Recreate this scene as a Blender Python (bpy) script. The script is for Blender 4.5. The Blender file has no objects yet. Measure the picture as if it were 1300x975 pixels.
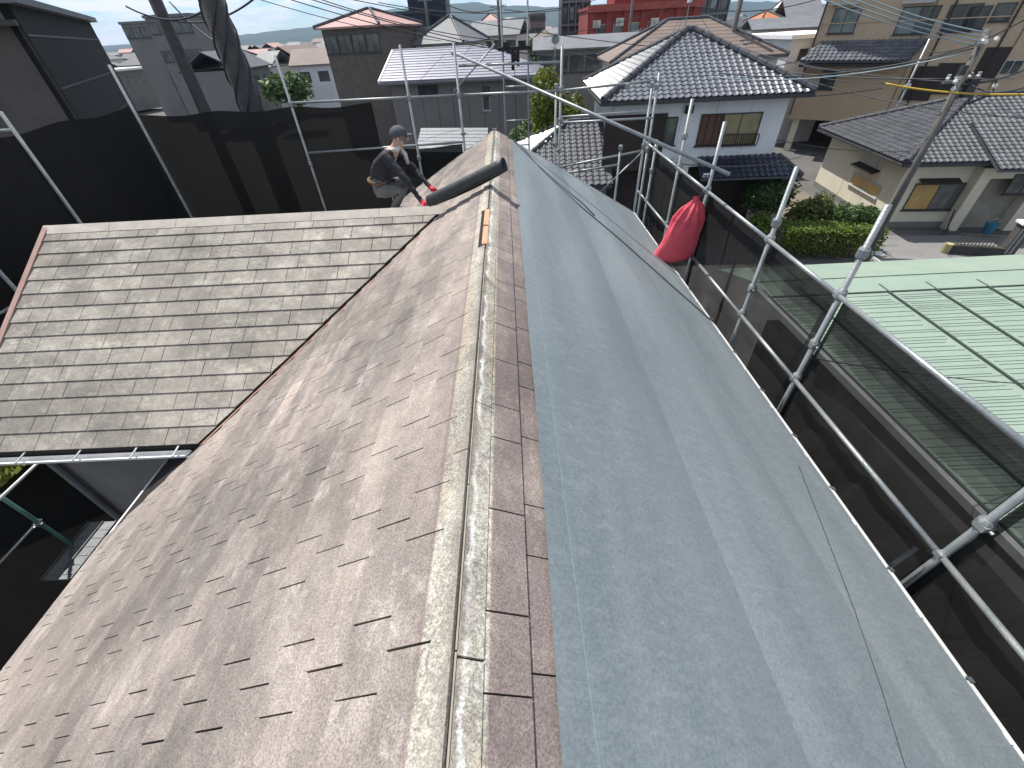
import bpy, bmesh, math, random
from mathutils import Vector as V, Matrix, noise
random.seed(7)
R=math.radians
sc=bpy.context.scene; COL=sc.collection
# ------------------------------------------------------------------ camera
F,PIT,YAW,ROL=522.49,R(40.865),R(-1.128),R(3.279)
cp,sp,cy,sy=math.cos(PIT),math.sin(PIT),math.cos(YAW),math.sin(YAW)
fw=V((sy*cp,cy*cp,-sp)); ri=V((cy,-sy,0)); dn=fw.cross(ri)
ri,dn=math.cos(ROL)*ri+math.sin(ROL)*dn, -math.sin(ROL)*ri+math.cos(ROL)*dn
cd=bpy.data.cameras.new('camera'); cam=bpy.data.objects.new('camera',cd); COL.objects.link(cam); sc.camera=cam
cd.sensor_width=36; cd.lens=F/1300*36; cd.clip_start=.02; cd.clip_end=12000
cam.matrix_world=Matrix((ri,-dn,-fw)).transposed().to_4x4()
def ray(x,y): return ri*((x-650)/F)+dn*((y-487.5)/F)+fw      # photograph pixel -> direction (used to survey positions)
def atY(x,y,Y): d=ray(x,y); return d*(Y/d.y)
def atZ(x,y,Z): d=ray(x,y); return d*(Z/d.z)
def atX(x,y,X): d=ray(x,y); return d*(X/d.x)
def pix(P):
    P=V(P); w=P.dot(fw)
    return (650+F*P.dot(ri)/w, 487.5+F*P.dot(dn)/w, w)
# ------------------------------------------------------------------ light
SUN_EL,SUN_AZ=R(60),R(-36)         # azimuth measured from +Y towards +X
sdir=V((math.sin(SUN_AZ)*math.cos(SUN_EL),math.cos(SUN_AZ)*math.cos(SUN_EL),math.sin(SUN_EL)))
sl=bpy.data.lights.new('sun','SUN'); sl.energy=4.7; sl.angle=R(.53); sl.color=(1,.955,.89)
so=bpy.data.objects.new('sun',sl); COL.objects.link(so); so.rotation_euler=sdir.to_track_quat('Z','Y').to_euler()
w=bpy.data.worlds.new('World'); sc.world=w; w.use_nodes=True
nt=w.node_tree; N=nt.nodes; L=nt.links
for n in list(N): N.remove(n)
out=N.new('ShaderNodeOutputWorld'); bg=N.new('ShaderNodeBackground'); L.new(bg.outputs[0],out.inputs[0]); bg.inputs[1].default_value=.09
sky=N.new('ShaderNodeTexSky'); sky.sky_type='NISHITA'; sky.sun_disc=False; sky.sun_elevation=SUN_EL; sky.sun_rotation=SUN_AZ; sky.altitude=20; sky.air_density=1.0; sky.dust_density=.15; sky.ozone_density=2.5
tc=N.new('ShaderNodeTexCoord'); mp=N.new('ShaderNodeMapping'); mp.inputs['Scale'].default_value=(2.2,2.2,13); L.new(tc.outputs['Generated'],mp.inputs[0])
nz=N.new('ShaderNodeTexNoise'); nz.inputs['Scale'].default_value=4.2; nz.inputs['Detail'].default_value=9; nz.inputs['Roughness'].default_value=.62; L.new(mp.outputs[0],nz.inputs[0])
rp=N.new('ShaderNodeValToRGB'); rp.color_ramp.elements[0].position=.44; rp.color_ramp.elements[1].position=.57; L.new(nz.outputs['Fac'],rp.inputs[0])
tin=N.new('ShaderNodeMix'); tin.data_type='RGBA'; tin.blend_type='MULTIPLY'; tin.inputs['Factor'].default_value=1; tin.inputs['B'].default_value=(.74,.9,1.08,1); L.new(sky.outputs[0],tin.inputs['A'])
mxs=N.new('ShaderNodeMix'); mxs.data_type='RGBA'; L.new(rp.outputs[0],mxs.inputs['Factor']); L.new(tin.outputs['Result'],mxs.inputs['A']); mxs.inputs['B'].default_value=(8.6,8.8,9.0,1)
L.new(mxs.outputs['Result'],bg.inputs[0])
sc.view_settings.view_transform='Standard'; sc.view_settings.look='None'; sc.view_settings.gamma=1; sc.view_settings.exposure=0.5
sc.view_settings.use_curve_mapping=False
# ------------------------------------------------------------------ materials
MATS={}
def nodes(name):
    m=bpy.data.materials.new(name); m.use_nodes=True
    return m,m.node_tree.nodes,m.node_tree.links,m.node_tree.nodes['Principled BSDF']
def mth(N,L,op,a,b=None,c=None):
    n=N.new('ShaderNodeMath'); n.operation=op
    for i,x in enumerate((a,b,c)):
        if x is None: continue
        if isinstance(x,(int,float)): n.inputs[i].default_value=x
        else: L.new(x,n.inputs[i])
    return n.outputs[0]
def mixc(N,L,f,a,b,mode='MIX'):
    n=N.new('ShaderNodeMix'); n.data_type='RGBA'; n.blend_type=mode
    for k,x in (('Factor',f),('A',a),('B',b)):
        if isinstance(x,(int,float)): n.inputs[k].default_value=x
        elif isinstance(x,tuple): n.inputs[k].default_value=(*x[:3],1)
        else: L.new(x,n.inputs[k])
    return n.outputs['Result']
def noi(N,L,co,scale,detail=3,rough=.55,stretch=None):
    if stretch:
        mp=N.new('ShaderNodeMapping'); mp.inputs['Scale'].default_value=stretch; L.new(co,mp.inputs[0]); co=mp.outputs[0]
    n=N.new('ShaderNodeTexNoise'); n.inputs['Scale'].default_value=scale; n.inputs['Detail'].default_value=detail; n.inputs['Roughness'].default_value=rough
    L.new(co,n.inputs[0]); return n.outputs['Fac']
def ramp(N,L,f,a,b):
    n=N.new('ShaderNodeMapRange'); L.new(f,n.inputs[0]); n.inputs[1].default_value=a; n.inputs[2].default_value=b; return n.outputs[0]
def M(name,c1,c2=None,scale=2.,rough=.7,bump=.1,bscale=None,metal=0.,spec=.3,fine=.15,stretch=None,tone=0.):
    if name in MATS: return MATS[name]
    m,N,L,b=nodes(name); g=N.new('ShaderNodeNewGeometry').outputs['Position']
    c2=c2 or tuple(x*.72 for x in c1)
    f=ramp(N,L,noi(N,L,g,scale,5,.6,stretch),.3,.7)
    col=mixc(N,L,f,c1,c2)
    fs=bscale or scale*18
    nf=noi(N,L,g,fs,2)
    v=mth(N,L,'MULTIPLY_ADD',nf,fine*2,1-fine)
    if tone:
        at=N.new('ShaderNodeAttribute'); at.attribute_name='tone'
        v=mth(N,L,'MULTIPLY',v,mth(N,L,'MULTIPLY_ADD',at.outputs['Fac'],tone,1-tone/2))
    vc=N.new('ShaderNodeCombineColor')
    for i in range(3): L.new(v,vc.inputs[i])
    L.new(mixc(N,L,1.,col,vc.outputs[0],'MULTIPLY'),b.inputs['Base Color'])
    b.inputs['Roughness'].default_value=rough; b.inputs['Metallic'].default_value=metal; b.inputs['Specular IOR Level'].default_value=spec
    if bump:
        bp=N.new('ShaderNodeBump'); bp.inputs['Strength'].default_value=bump; bp.inputs['Distance'].default_value=.02; L.new(nf,bp.inputs['Height']); L.new(bp.outputs[0],b.inputs['Normal'])
    MATS[name]=m; return m
RX,RZ,CO,SI=-.227,-1.4,math.cos(R(30)),.5
def mat_shingle(name,base,dark,light,lichen,wing=False):
    m,N,L,b=nodes(name); g=N.new('ShaderNodeNewGeometry').outputs['Position']
    sx=N.new('ShaderNodeSeparateXYZ'); L.new(g,sx.inputs[0])
    f1=ramp(N,L,noi(N,L,g,1.1,5,.6,(1.3,.7,1.3) if not wing else (1,1,1)),.36,.66)
    f2=ramp(N,L,noi(N,L,g,3.2,6,.68,(1.5,.75,1.5) if not wing else (1,1,1)),.48,.72)
    col=mixc(N,L,f1,base,dark); col=mixc(N,L,mth(N,L,'MULTIPLY',f2,.75),col,light)
    if not wing:   # long weather streaks that run along the courses, darkest in mid slope
        st=noi(N,L,g,2.9,6,.72,(1.35,.55,1.35)); ub=mth(N,L,'DIVIDE',mth(N,L,'SUBTRACT',RX,sx.outputs[0]),CO)
        mid=mth(N,L,'SUBTRACT',1.,ramp(N,L,mth(N,L,'ABSOLUTE',mth(N,L,'SUBTRACT',ub,mth(N,L,'MULTIPLY_ADD',noi(N,L,g,.6,3),1.6,.9))),.15,.95))
        dk=mth(N,L,'MULTIPLY',mth(N,L,'MULTIPLY_ADD',mid,.7,.4),ramp(N,L,st,.41,.6)); col=mixc(N,L,mth(N,L,'MULTIPLY',dk,.7),col,(dark[0]*.78,dark[1]*.8,dark[2]*.83))
        col=mixc(N,L,mth(N,L,'MULTIPLY',ramp(N,L,noi(N,L,g,5,6,.78,(1.1,.85,1.1)),.56,.72),.6),col,(light[0]*1.2,light[1]*1.22,light[2]*1.2))
    at=N.new('ShaderNodeAttribute'); at.attribute_name='tone'
    v=mth(N,L,'MULTIPLY_ADD',at.outputs['Fac'],.34,.83)
    sp_=noi(N,L,g,135,3,.8); v=mth(N,L,'MULTIPLY',v,mth(N,L,'MULTIPLY_ADD',ramp(N,L,sp_,.33,.67),.9,.56)); md=noi(N,L,g,.75,4,.6,(1.2,1,1.2)); v=mth(N,L,'MULTIPLY',v,mth(N,L,'MULTIPLY_ADD',ramp(N,L,md,.36,.62),.34,.78)); v=mth(N,L,'MULTIPLY',v,mth(N,L,'MULTIPLY_ADD',ramp(N,L,noi(N,L,g,16,4,.7),.35,.65),.16,.92))
    if wing:   # scuffed granules: curved scratch marks across each tab
        wv=N.new('ShaderNodeTexWave'); wv.wave_type='RINGS'; wv.inputs['Scale'].default_value=9; wv.inputs['Distortion'].default_value=9; wv.inputs['Detail'].default_value=2; wv.inputs['Detail Scale'].default_value=1.3; L.new(g,wv.inputs[0])
        k=mth(N,L,'MULTIPLY',ramp(N,L,noi(N,L,g,1.7,3),.5,.68),.55)
        col=mixc(N,L,mth(N,L,'MULTIPLY',wv.outputs['Fac'],k),col,light)
        col=mixc(N,L,mth(N,L,'MULTIPLY',ramp(N,L,noi(N,L,g,6,4,.7),.55,.75),.6),col,(light[0]*1.25,light[1]*1.28,light[2]*1.2))
    if lichen:  # pale band that lay under the removed ridge cap
        us=mth(N,L,'SUBTRACT',sx.outputs[0],RX); u=mth(N,L,'ABSOLUTE',us); wob=mth(N,L,'MULTIPLY_ADD',noi(N,L,g,5,5,.75),.09,-.045); ur=mth(N,L,'ADD',u,wob)
        left=mth(N,L,'LESS_THAN',us,0.); edge=mth(N,L,'MULTIPLY_ADD',left,.017,.101)          # outer limit of the old cap on each side
        inb=mth(N,L,'SUBTRACT',1.,ramp(N,L,mth(N,L,'SUBTRACT',u,edge),-.006,.004))
        spk=ramp(N,L,noi(N,L,g,50,4,.85),.45,.54); blob=ramp(N,L,noi(N,L,g,4.5,5,.65),.34,.6); wht=ramp(N,L,ur,.012,.05)
        yel=mth(N,L,'MULTIPLY',mth(N,L,'MULTIPLY',ramp(N,L,ur,.05,.085),ramp(N,L,noi(N,L,g,2.2,3),.42,.62)),.75)
        pale=mixc(N,L,yel,(.45,.43,.37),(.47,.385,.235)); under=mixc(N,L,blob,(.17,.158,.135),(.25,.235,.2))
        band=mixc(N,L,mth(N,L,'MULTIPLY',wht,mth(N,L,'MULTIPLY_ADD',spk,.72,mth(N,L,'MULTIPLY',blob,.22))),under,pale)
        crust=mth(N,L,'MULTIPLY',mth(N,L,'SUBTRACT',1.,left),mth(N,L,'SUBTRACT',1.,ramp(N,L,mth(N,L,'ABSOLUTE',mth(N,L,'SUBTRACT',ur,.035)),.004,.012))); band=mixc(N,L,mth(N,L,'MULTIPLY',crust,ramp(N,L,noi(N,L,g,2.5,2),.4,.55)),band,(.62,.6,.56))
        patch=ramp(N,L,noi(N,L,g,5.5,5,.75),.3,.5); col=mixc(N,L,mth(N,L,'MULTIPLY',inb,mth(N,L,'MULTIPLY',mth(N,L,'MULTIPLY_ADD',left,-.22,1.),mth(N,L,'MULTIPLY_ADD',patch,.65,.35))),col,band); crease_shade=mth(N,L,'SUBTRACT',1.,ramp(N,L,mth(N,L,'ABSOLUTE',mth(N,L,'SUBTRACT',u,.128)),.003,.011)); col=mixc(N,L,mth(N,L,'MULTIPLY',mth(N,L,'MULTIPLY',crease_shade,left),.5),col,(.17,.125,.12))  # last mix paints a shadow line into the colour along the left crease
    vc=N.new('ShaderNodeCombineColor'); [L.new(v,vc.inputs[i]) for i in range(3)]
    L.new(mixc(N,L,1.,col,vc.outputs[0],'MULTIPLY'),b.inputs['Base Color'])
    b.inputs['Roughness'].default_value=.88; b.inputs['Specular IOR Level'].default_value=.25
    bp=N.new('ShaderNodeBump'); bp.inputs['Strength'].default_value=.35; bp.inputs['Distance'].default_value=.006; L.new(sp_,bp.inputs['Height']); L.new(bp.outputs[0],b.inputs['Normal'])
    return m
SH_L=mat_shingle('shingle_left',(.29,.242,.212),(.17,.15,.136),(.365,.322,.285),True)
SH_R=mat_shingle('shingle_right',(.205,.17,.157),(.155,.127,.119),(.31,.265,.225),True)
SH_W=mat_shingle('shingle_wing',(.285,.26,.228),(.215,.198,.175),(.43,.4,.345),False,True)
def mat_sheet():
    m,N,L,b=nodes('underlayment'); g=N.new('ShaderNodeNewGeometry').outputs['Position']
    a=noi(N,L,g,1.0,5,.55,(1.8,.28,1.8)); d=noi(N,L,g,11,4,.65,(.45,1.9,1.2)); e=noi(N,L,g,75,3,.8); s2=noi(N,L,g,34,4,.7)
    col=mixc(N,L,ramp(N,L,a,.34,.66),(.122,.15,.165),(.182,.211,.221))
    col=mixc(N,L,mth(N,L,'MULTIPLY',ramp(N,L,d,.5,.8),.5),col,(.225,.252,.256))
    v=mth(N,L,'MULTIPLY',mth(N,L,'MULTIPLY_ADD',ramp(N,L,e,.3,.7),.44,.78),mth(N,L,'MULTIPLY_ADD',ramp(N,L,s2,.3,.7),.16,.92))
    at=N.new('ShaderNodeAttribute'); at.attribute_name='tone'; v=mth(N,L,'MULTIPLY',v,mth(N,L,'MULTIPLY_ADD',at.outputs['Fac'],.24,.88))
    vc=N.new('ShaderNodeCombineColor'); [L.new(v,vc.inputs[i]) for i in range(3)]
    col=mixc(N,L,1.,col,vc.outputs[0],'MULTIPLY')
    sx=N.new('ShaderNodeSeparateXYZ'); L.new(g,sx.inputs[0])
    u=mth(N,L,'DIVIDE',mth(N,L,'SUBTRACT',sx.outputs[0],RX),CO)
    for uc,wd,k in ((.478,.0035,.75),(.492,.002,.4),(1.302,.003,.6),(1.318,.002,.4),(2.27,.003,.35)):   # lap lines printed along the rolls
        f=mth(N,L,'LESS_THAN',mth(N,L,'ABSOLUTE',mth(N,L,'SUBTRACT',u,uc)),wd)
        col=mixc(N,L,mth(N,L,'MULTIPLY',f,k*.55),col,(.18,.28,.285))
    lap=mth(N,L,'MULTIPLY',ramp(N,L,u,1.02,1.33),mth(N,L,'LESS_THAN',u,1.426)); lap2=mth(N,L,'MULTIPLY',ramp(N,L,u,2.0,2.3),mth(N,L,'LESS_THAN',u,2.36))
    col=mixc(N,L,mth(N,L,'MULTIPLY',mth(N,L,'ADD',lap,mth(N,L,'MULTIPLY',lap2,.6)),.38),col,(.085,.1,.115))     # darker towards the lap edge of each roll
    L.new(col,b.inputs['Base Color']); b.inputs['Roughness'].default_value=.55; b.inputs['Specular IOR Level'].default_value=.5
    bp=N.new('ShaderNodeBump'); bp.inputs['Strength'].default_value=.5; bp.inputs['Distance'].default_value=.012
    h=mth(N,L,'ADD',mth(N,L,'MULTIPLY',d,.5),mth(N,L,'MULTIPLY',e,.12)); L.new(h,bp.inputs['Height']); L.new(bp.outputs[0],b.inputs['Normal'])
    return m
SHEET=mat_sheet()
def mat_net():
    m,N,L,b=nodes('net_mesh'); g=N.new('ShaderNodeNewGeometry').outputs['Position']
    b.inputs['Base Color'].default_value=(.016,.016,.0155,1); b.inputs['Roughness'].default_value=.8; b.inputs['Specular IOR Level'].default_value=.15
    t=N.new('ShaderNodeBsdfTransparent'); mx=N.new('ShaderNodeMixShader')
    f=mth(N,L,'MULTIPLY_ADD',noi(N,L,g,1.3,4,.6),.28,.63); at=N.new('ShaderNodeAttribute'); at.attribute_name='tone'
    f=mth(N,L,'MINIMUM',mth(N,L,'ADD',f,at.outputs['Fac']),.97)
    L.new(f,mx.inputs[0]); L.new(t.outputs[0],mx.inputs[1]); L.new(b.outputs[0],mx.inputs[2])
    bp=N.new('ShaderNodeBump'); bp.inputs['Strength'].default_value=.7; bp.inputs['Distance'].default_value=.06; L.new(noi(N,L,g,3.5,5,.6,(1,1,.35)),bp.inputs['Height']); L.new(bp.outputs[0],b.inputs['Normal'])
    L.new(mx.outputs[0],N['Material Output'].inputs[0]); return m
NET=mat_net()
def mat_glass(name,c,c2=None,rough=.08):
    m,N,L,b=nodes(name); g=N.new('ShaderNodeNewGeometry').outputs['Position']
    L.new(mixc(N,L,ramp(N,L,noi(N,L,g,1.2,2),.4,.6),c,c2 or tuple(x*.6 for x in c)),b.inputs['Base Color'])
    b.inputs['Roughness'].default_value=rough; b.inputs['Specular IOR Level'].default_value=.6; return m
def mat_leaf(name,c1,c2):
    m,N,L,b=nodes(name); g=N.new('ShaderNodeNewGeometry').outputs['Position']
    at=N.new('ShaderNodeAttribute'); at.attribute_name='tone'
    f=mth(N,L,'MULTIPLY_ADD',at.outputs['Fac'],.6,mth(N,L,'MULTIPLY',noi(N,L,g,1.3,3),.5))
    L.new(mixc(N,L,f,c1,c2),b.inputs['Base Color']); b.inputs['Roughness'].default_value=.55; b.inputs['Specular IOR Level'].default_value=.3
    tr=N.new('ShaderNodeBsdfTranslucent'); L.new(mixc(N,L,f,c1,c2),tr.inputs[0]); mx=N.new('ShaderNodeMixShader'); mx.inputs[0].default_value=.3
    L.new(b.outputs[0],mx.inputs[1]); L.new(tr.outputs[0],mx.inputs[2]); L.new(mx.outputs[0],N['Material Output'].inputs[0]); return m
GALV=M('galvanised',(.34,.36,.36),(.22,.24,.245),6,.45,.15,60,.55,.5); GALV_D=M('galvanised_dull',(.2,.21,.22),(.13,.14,.145),6,.5,.15,60,.5,.4)
DARK=M('dark_deck',(.022,.02,.019),rough=.9,bump=0); RUST=M('rusty_flashing',(.4,.24,.185),(.3,.16,.11),7,.75); TRIM=M('verge_trim',(.36,.235,.2),(.27,.18,.155),5,.6)
WHITE=M('white_plastic',(.78,.78,.77),(.62,.62,.61),4,.45,.05); WOOD=M('ridge_timber',(.62,.32,.19),(.45,.22,.13),14,.8,stretch=(3,.4,3))
SEAL=M('sealant',(.34,.3,.24),(.2,.18,.15),14,.8); BLACK=M('black_rubber',(.02,.02,.022),rough=.5,bump=.1); CORD=M('black_cord',(.03,.03,.035),rough=.6,bump=0)
ROLLM=M('roll_membrane',(.035,.042,.048),(.022,.026,.03),9,.5,.25,40,0,.5)
HOUSEW=M('house_wall',(.2,.19,.18),rough=.8); DNET=M('dark_sheet_cloth',(.02,.017,.014),(.008,.0075,.007),2.5,.85,.2,25)
GROUND=M('asphalt_ground',(.13,.125,.12),(.09,.088,.085),.5,.9,.1,30); CONC=M('concrete',(.21,.205,.195),(.16,.157,.15),.8,.85,.1,25)
WTILE=M('silver_tile',(.13,.14,.16),(.085,.092,.108),1.2,.3,.05,20,.0,.75,.1,tone=.4); DTILE=M('dark_tile',(.085,.09,.1),(.055,.058,.066),1.5,.58,.05,20,0,.4,.1,tone=.4); NTILE=M('navy_tile',(.03,.035,.055),(.02,.023,.04),1.5,.3,.05,20,0,.6,.1,tone=.3)
RTILE=M('ridge_tile',(.1,.105,.115),(.05,.052,.058),3,.4,.1); 
PWHITE=M('white_siding',(.7,.72,.74),(.6,.62,.64),.6,.7,.03); PGREY=M('grey_siding',(.2,.195,.185),(.165,.16,.152),.7,.75,.05)
CREAM=M('cream_render',(.66,.615,.49),(.57,.53,.42),.7,.85,.1); TAN=M('tan_stucco',(.5,.385,.265),(.43,.335,.23),.35,.85,.15,9)
SILVER=M('silver_metal_roof',(.3,.3,.34),(.24,.24,.28),1.5,.32,.05,20,.5,.6)
GREENM=M('green_metal_roof',(.285,.36,.285),(.235,.305,.25),.8,.5,.06,14,.1,.4,.08); GREEND=M('green_batten',(.06,.085,.07),(.04,.06,.05),2,.6)
REDB=M('red_brick',(.3,.055,.045),(.2,.04,.035),.25,.8,.1,6); TOWER=M('dark_tower_cladding',(.055,.065,.08),(.035,.042,.055),.1,.5,.05)
BROWNT=M('brown_roof',(.2,.155,.13),(.15,.115,.1),.8,.7,.1); DKBROWN=M('dark_timber',(.05,.04,.035),rough=.8); BRSHUT=M('brown_shutter',(.13,.065,.05),rough=.6)
GLASS=mat_glass('window_glass',(.045,.055,.055),(.1,.11,.105)); GLASSC=mat_glass('curtained_glass',(.27,.24,.13),(.2,.18,.09),.25); GLASSO=mat_glass('ochre_blind_glass',(.5,.33,.1),(.4,.26,.08),.4); GLASST=mat_glass('teal_glass',(.1,.14,.135),(.2,.24,.22))
FRAME=M('dark_frame',(.06,.06,.06),rough=.5,bump=0); FRAMEW=M('light_frame',(.5,.5,.48),rough=.5,bump=0)
REDBAG=M('red_sack',(.72,.11,.14),(.62,.075,.11),4,.6,.3,45,0,.3); REDGLOVE=M('red_glove',(.6,.04,.06),rough=.6)
LEAF_Y=mat_leaf('leaf_yellow_green',(.06,.1,.014),(.23,.24,.035)); LEAF_D=mat_leaf('leaf_dark',(.02,.055,.012),(.12,.185,.06)); LEAF_H=mat_leaf('leaf_hedge',(.035,.08,.01),(.19,.26,.03)); LEAF_O=mat_leaf('leaf_olive',(.06,.09,.02),(.22,.25,.07))
BARK=M('bark',(.1,.075,.055),rough=.95); POLEC=M('concrete_pole',(.15,.14,.128),(.1,.095,.09),2,.85); POLED=M('dark_pole',(.075,.07,.07),(.045,.043,.045),5,.8,.4,20)
WIREM=M('cable',(.05,.055,.06),rough=.5,bump=0); WIREB=M('pale_cable',(.3,.38,.42),rough=.5,bump=0); WIREY=M('yellow_sleeve',(.6,.4,.06),rough=.5,bump=0); CERAM=M('white_ceramic',(.75,.75,.73),rough=.25,bump=0)
HILL=M('wooded_hill',(.05,.075,.06),(.035,.05,.04),.004,.95,0); ORANGE=M('orange_roof',(.45,.17,.08),rough=.7); PINKR=M('pink_roof',(.42,.26,.235),(.36,.22,.2),.5,.7); PALE=M('pale_wall',(.62,.6,.55),(.5,.48,.44),.3,.8); GREYR=M('grey_roof',(.17,.175,.185),(.12,.125,.135),.8,.6); WROOF=M('white_roof',(.8,.8,.79),(.72,.72,.71),.5,.6,.02)
# ------------------------------------------------------------------ object helpers
ORG={}
def tag(o,label=None,cat=None,group=None,kind=None):
    for k,x in (('label',label),('category',cat),('group',group),('kind',kind)):
        if x: o[k]=x
    return o
def thing(name,label,cat,loc=(0,0,0),group=None):
    o=bpy.data.objects.new(name,None); COL.objects.link(o); o.location=loc; ORG[o]=V(loc); o.empty_display_size=.2
    return tag(o,label,cat,group)
class MB:
    def __init__(s): s.v=[]; s.f=[]; s.t=[]
    def poly(s,pts,t=None):
        n=len(s.v); s.v+= [V(p) for p in pts]; s.f.append(tuple(range(n,n+len(pts)))); s.t.append(random.random() if t is None else t); return s
    def obox(s,o,a,b,c,t=None):
        o,a,b,c=V(o),V(a),V(b),V(c); n=len(s.v)
        if a.cross(b).dot(c)<0: a,b=b,a
        s.v+=[o,o+a,o+a+b,o+b,o+c,o+a+c,o+a+b+c,o+b+c]; t=random.random() if t is None else t
        for f in ((3,2,1,0),(4,5,6,7),(0,1,5,4),(1,2,6,5),(2,3,7,6),(3,0,4,7)): s.f.append(tuple(n+i for i in f)); s.t.append(t)
        return s
    def box(s,x0,y0,z0,x1,y1,z1): return s.obox((x0,y0,z0),(x1-x0,0,0),(0,y1-y0,0),(0,0,z1-z0))
    def prism(s,pts,up,t=None):            # closed slab from a planar polygon
        up=V(up); pts=[V(p) for p in pts]; n=len(pts); t=random.random() if t is None else t
        nr=(pts[1]-pts[0]).cross(pts[2]-pts[0])
        if nr.dot(up)<0: pts=pts[::-1]
        b=len(s.v); s.v+=pts+[p+up for p in pts]
        s.f.append(tuple(b+i for i in range(n-1,-1,-1))); s.f.append(tuple(b+n+i for i in range(n)))
        for i in range(n): j=(i+1)%n; s.f.append((b+i,b+j,b+n+j,b+n+i))
        s.t+=[t]*(n+2); return s
    def path(s,pts,r,n=8,cap=True,t=None):
        pts=[V(p) for p in pts]; rs=r if isinstance(r,(list,tuple)) else [r]*len(pts); b=len(s.v); t=random.random() if t is None else t
        u=None
        for i,p in enumerate(pts):
            d=(pts[min(i+1,len(pts)-1)]-pts[max(i-1,0)]).normalized()
            if u is None: u=d.orthogonal().normalized()
            u=(u-d*u.dot(d)).normalized(); v=d.cross(u)
            s.v+=[p+(u*math.cos(k*6.28318/n)+v*math.sin(k*6.28318/n))*rs[i] for k in range(n)]
        for i in range(len(pts)-1):
            for k in range(n):
                a=b+i*n+k; c=b+i*n+(k+1)%n; s.f.append((a,c,c+n,a+n)); s.t.append(t)
        if cap:
            s.f.append(tuple(b+k for k in range(n-1,-1,-1))); s.f.append(tuple(b+(len(pts)-1)*n+k for k in range(n))); s.t+=[t,t]
        return s
    def tube(s,p,q,r,n=8): return s.path([p,q],r,n)
    def grid(s,fn,nu,nv,t=None):
        b=len(s.v)
        for i in range(nu+1):
            for j in range(nv+1): s.v.append(V(fn(i/nu,j/nv)))
        for i in range(nu):
            for j in range(nv):
                a=b+i*(nv+1)+j; s.f.append((a,a+nv+1,a+nv+2,a+1)); s.t.append(t(i/nu,j/nv) if callable(t) else (.5 if t is None else t))
        return s
    def build(s,name,mat,parent=None,loc=None,smooth=False,label=None,cat=None,group=None,kind=None):
        o0=ORG.get(parent,V((0,0,0))) if parent else V(loc or (0,0,0))
        me=bpy.data.meshes.new(name); me.from_pydata([tuple(p-o0) for p in s.v],[],s.f)
        a=me.attributes.new('tone','FLOAT','FACE'); a.data.foreach_set('value',s.t)
        if smooth: me.polygons.foreach_set('use_smooth',[True]*len(me.polygons))
        me.materials.append(mat); me.update()
        o=bpy.data.objects.new(name,me); COL.objects.link(o)
        if parent: o.parent=parent
        else: o.location=o0
        ORG[o]=o0; return tag(o,label,cat,group,kind)
def children(o): return [c for c in bpy.data.objects if c.parent==o]
def copy_tree(o,parent=None,kids=None):
    c=o.copy(); COL.objects.link(c)
    if parent: c.parent=parent
    for ch in list(o.children): copy_tree(ch,c)
    return c
def sag(p,q,s,n=14): p,q=V(p),V(q); return [p.lerp(q,i/n)-V((0,0,s*4*(i/n)*(1-i/n))) for i in range(n+1)]
def clip(poly,a,b,c):                      # keep a*x+b*y<=c
    o=[]
    for i in range(len(poly)):
        p,q=poly[i],poly[(i+1)%len(poly)]; dp=a*p[0]+b*p[1]-c; dq=a*q[0]+b*q[1]-c
        if dp<=0: o.append(p)
        if dp*dq<0: k=dp/(dp-dq); o.append((p[0]+(q[0]-p[0])*k,p[1]+(q[1]-p[1])*k))
    return o
def area(poly): return abs(sum(poly[i][0]*poly[(i+1)%len(poly)][1]-poly[(i+1)%len(poly)][0]*poly[i][1] for i in range(len(poly))))/2 if len(poly)>2 else 0
# ------------------------------------------------------------------ setting
GZ=-8.8
def ground_sheet():
    mb=MB(); xs=[-6000,-600,-60,60,600,6000]; ys=[-800,-60,60,600,6000]
    for i in range(5):
        for j in range(4): mb.poly([(xs[i],ys[j],GZ),(xs[i+1],ys[j],GZ),(xs[i+1],ys[j+1],GZ),(xs[i],ys[j+1],GZ)],.5)
    mb.build('ground',GROUND,kind='structure')
ground_sheet()
def hills():
    mb=MB(); prof=[(-2600,15),(-1500,30),(-1020,52),(-860,78),(-709,86),(-600,100),(-491,106),(-400,104),(-321,112),(-152,111),(-60,96),(15,88),(140,82),(269,71),(500,74),(800,66),(1245,52),(1545,38),(1812,16),(2600,14),(3600,10)]
    def hz(x):
        for (a,b),(c,d) in zip(prof,prof[1:]):
            if a<=x<=c: return b+(d-b)*(x-a)/(c-a)
        return 10
    def fn(u,v):
        x=-2600+6200*u; d=v*2-1
        k=max(0,1-abs(d)**1.4); h=hz(x)*k+ (6*noise.noise(V((x*.012,v*3,1)))+3*noise.noise(V((x*.04,v*9,3))))*k
        return (x*(3000+d*900)/3000,3000+d*900,GZ+(h-GZ)*(1 if k>0 else 0)+ (0 if k>0 else 0))
    mb.grid(fn,160,14); mb.build('hills',HILL,kind='structure',smooth=True)
hills()
# haze: even pale air round camera and scene (sky stays outside)
hz=MB().box(-5200,-700,GZ-1,5200,5200,170).build('haze',bpy.data.materials.new('haze_air'),kind='stuff')
hm=hz.data.materials[0]; hm.use_nodes=True; hm.node_tree.nodes.clear()
ho=hm.node_tree.nodes.new('ShaderNodeOutputMaterial'); hv=hm.node_tree.nodes.new('ShaderNodeVolumePrincipled'); hm.node_tree.links.new(hv.outputs[0],ho.inputs['Volume'])
hv.inputs['Color'].default_value=(.42,.64,1,1); hv.inputs['Density'].default_value=.0001; hv.inputs['Anisotropy'].default_value=0
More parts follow.
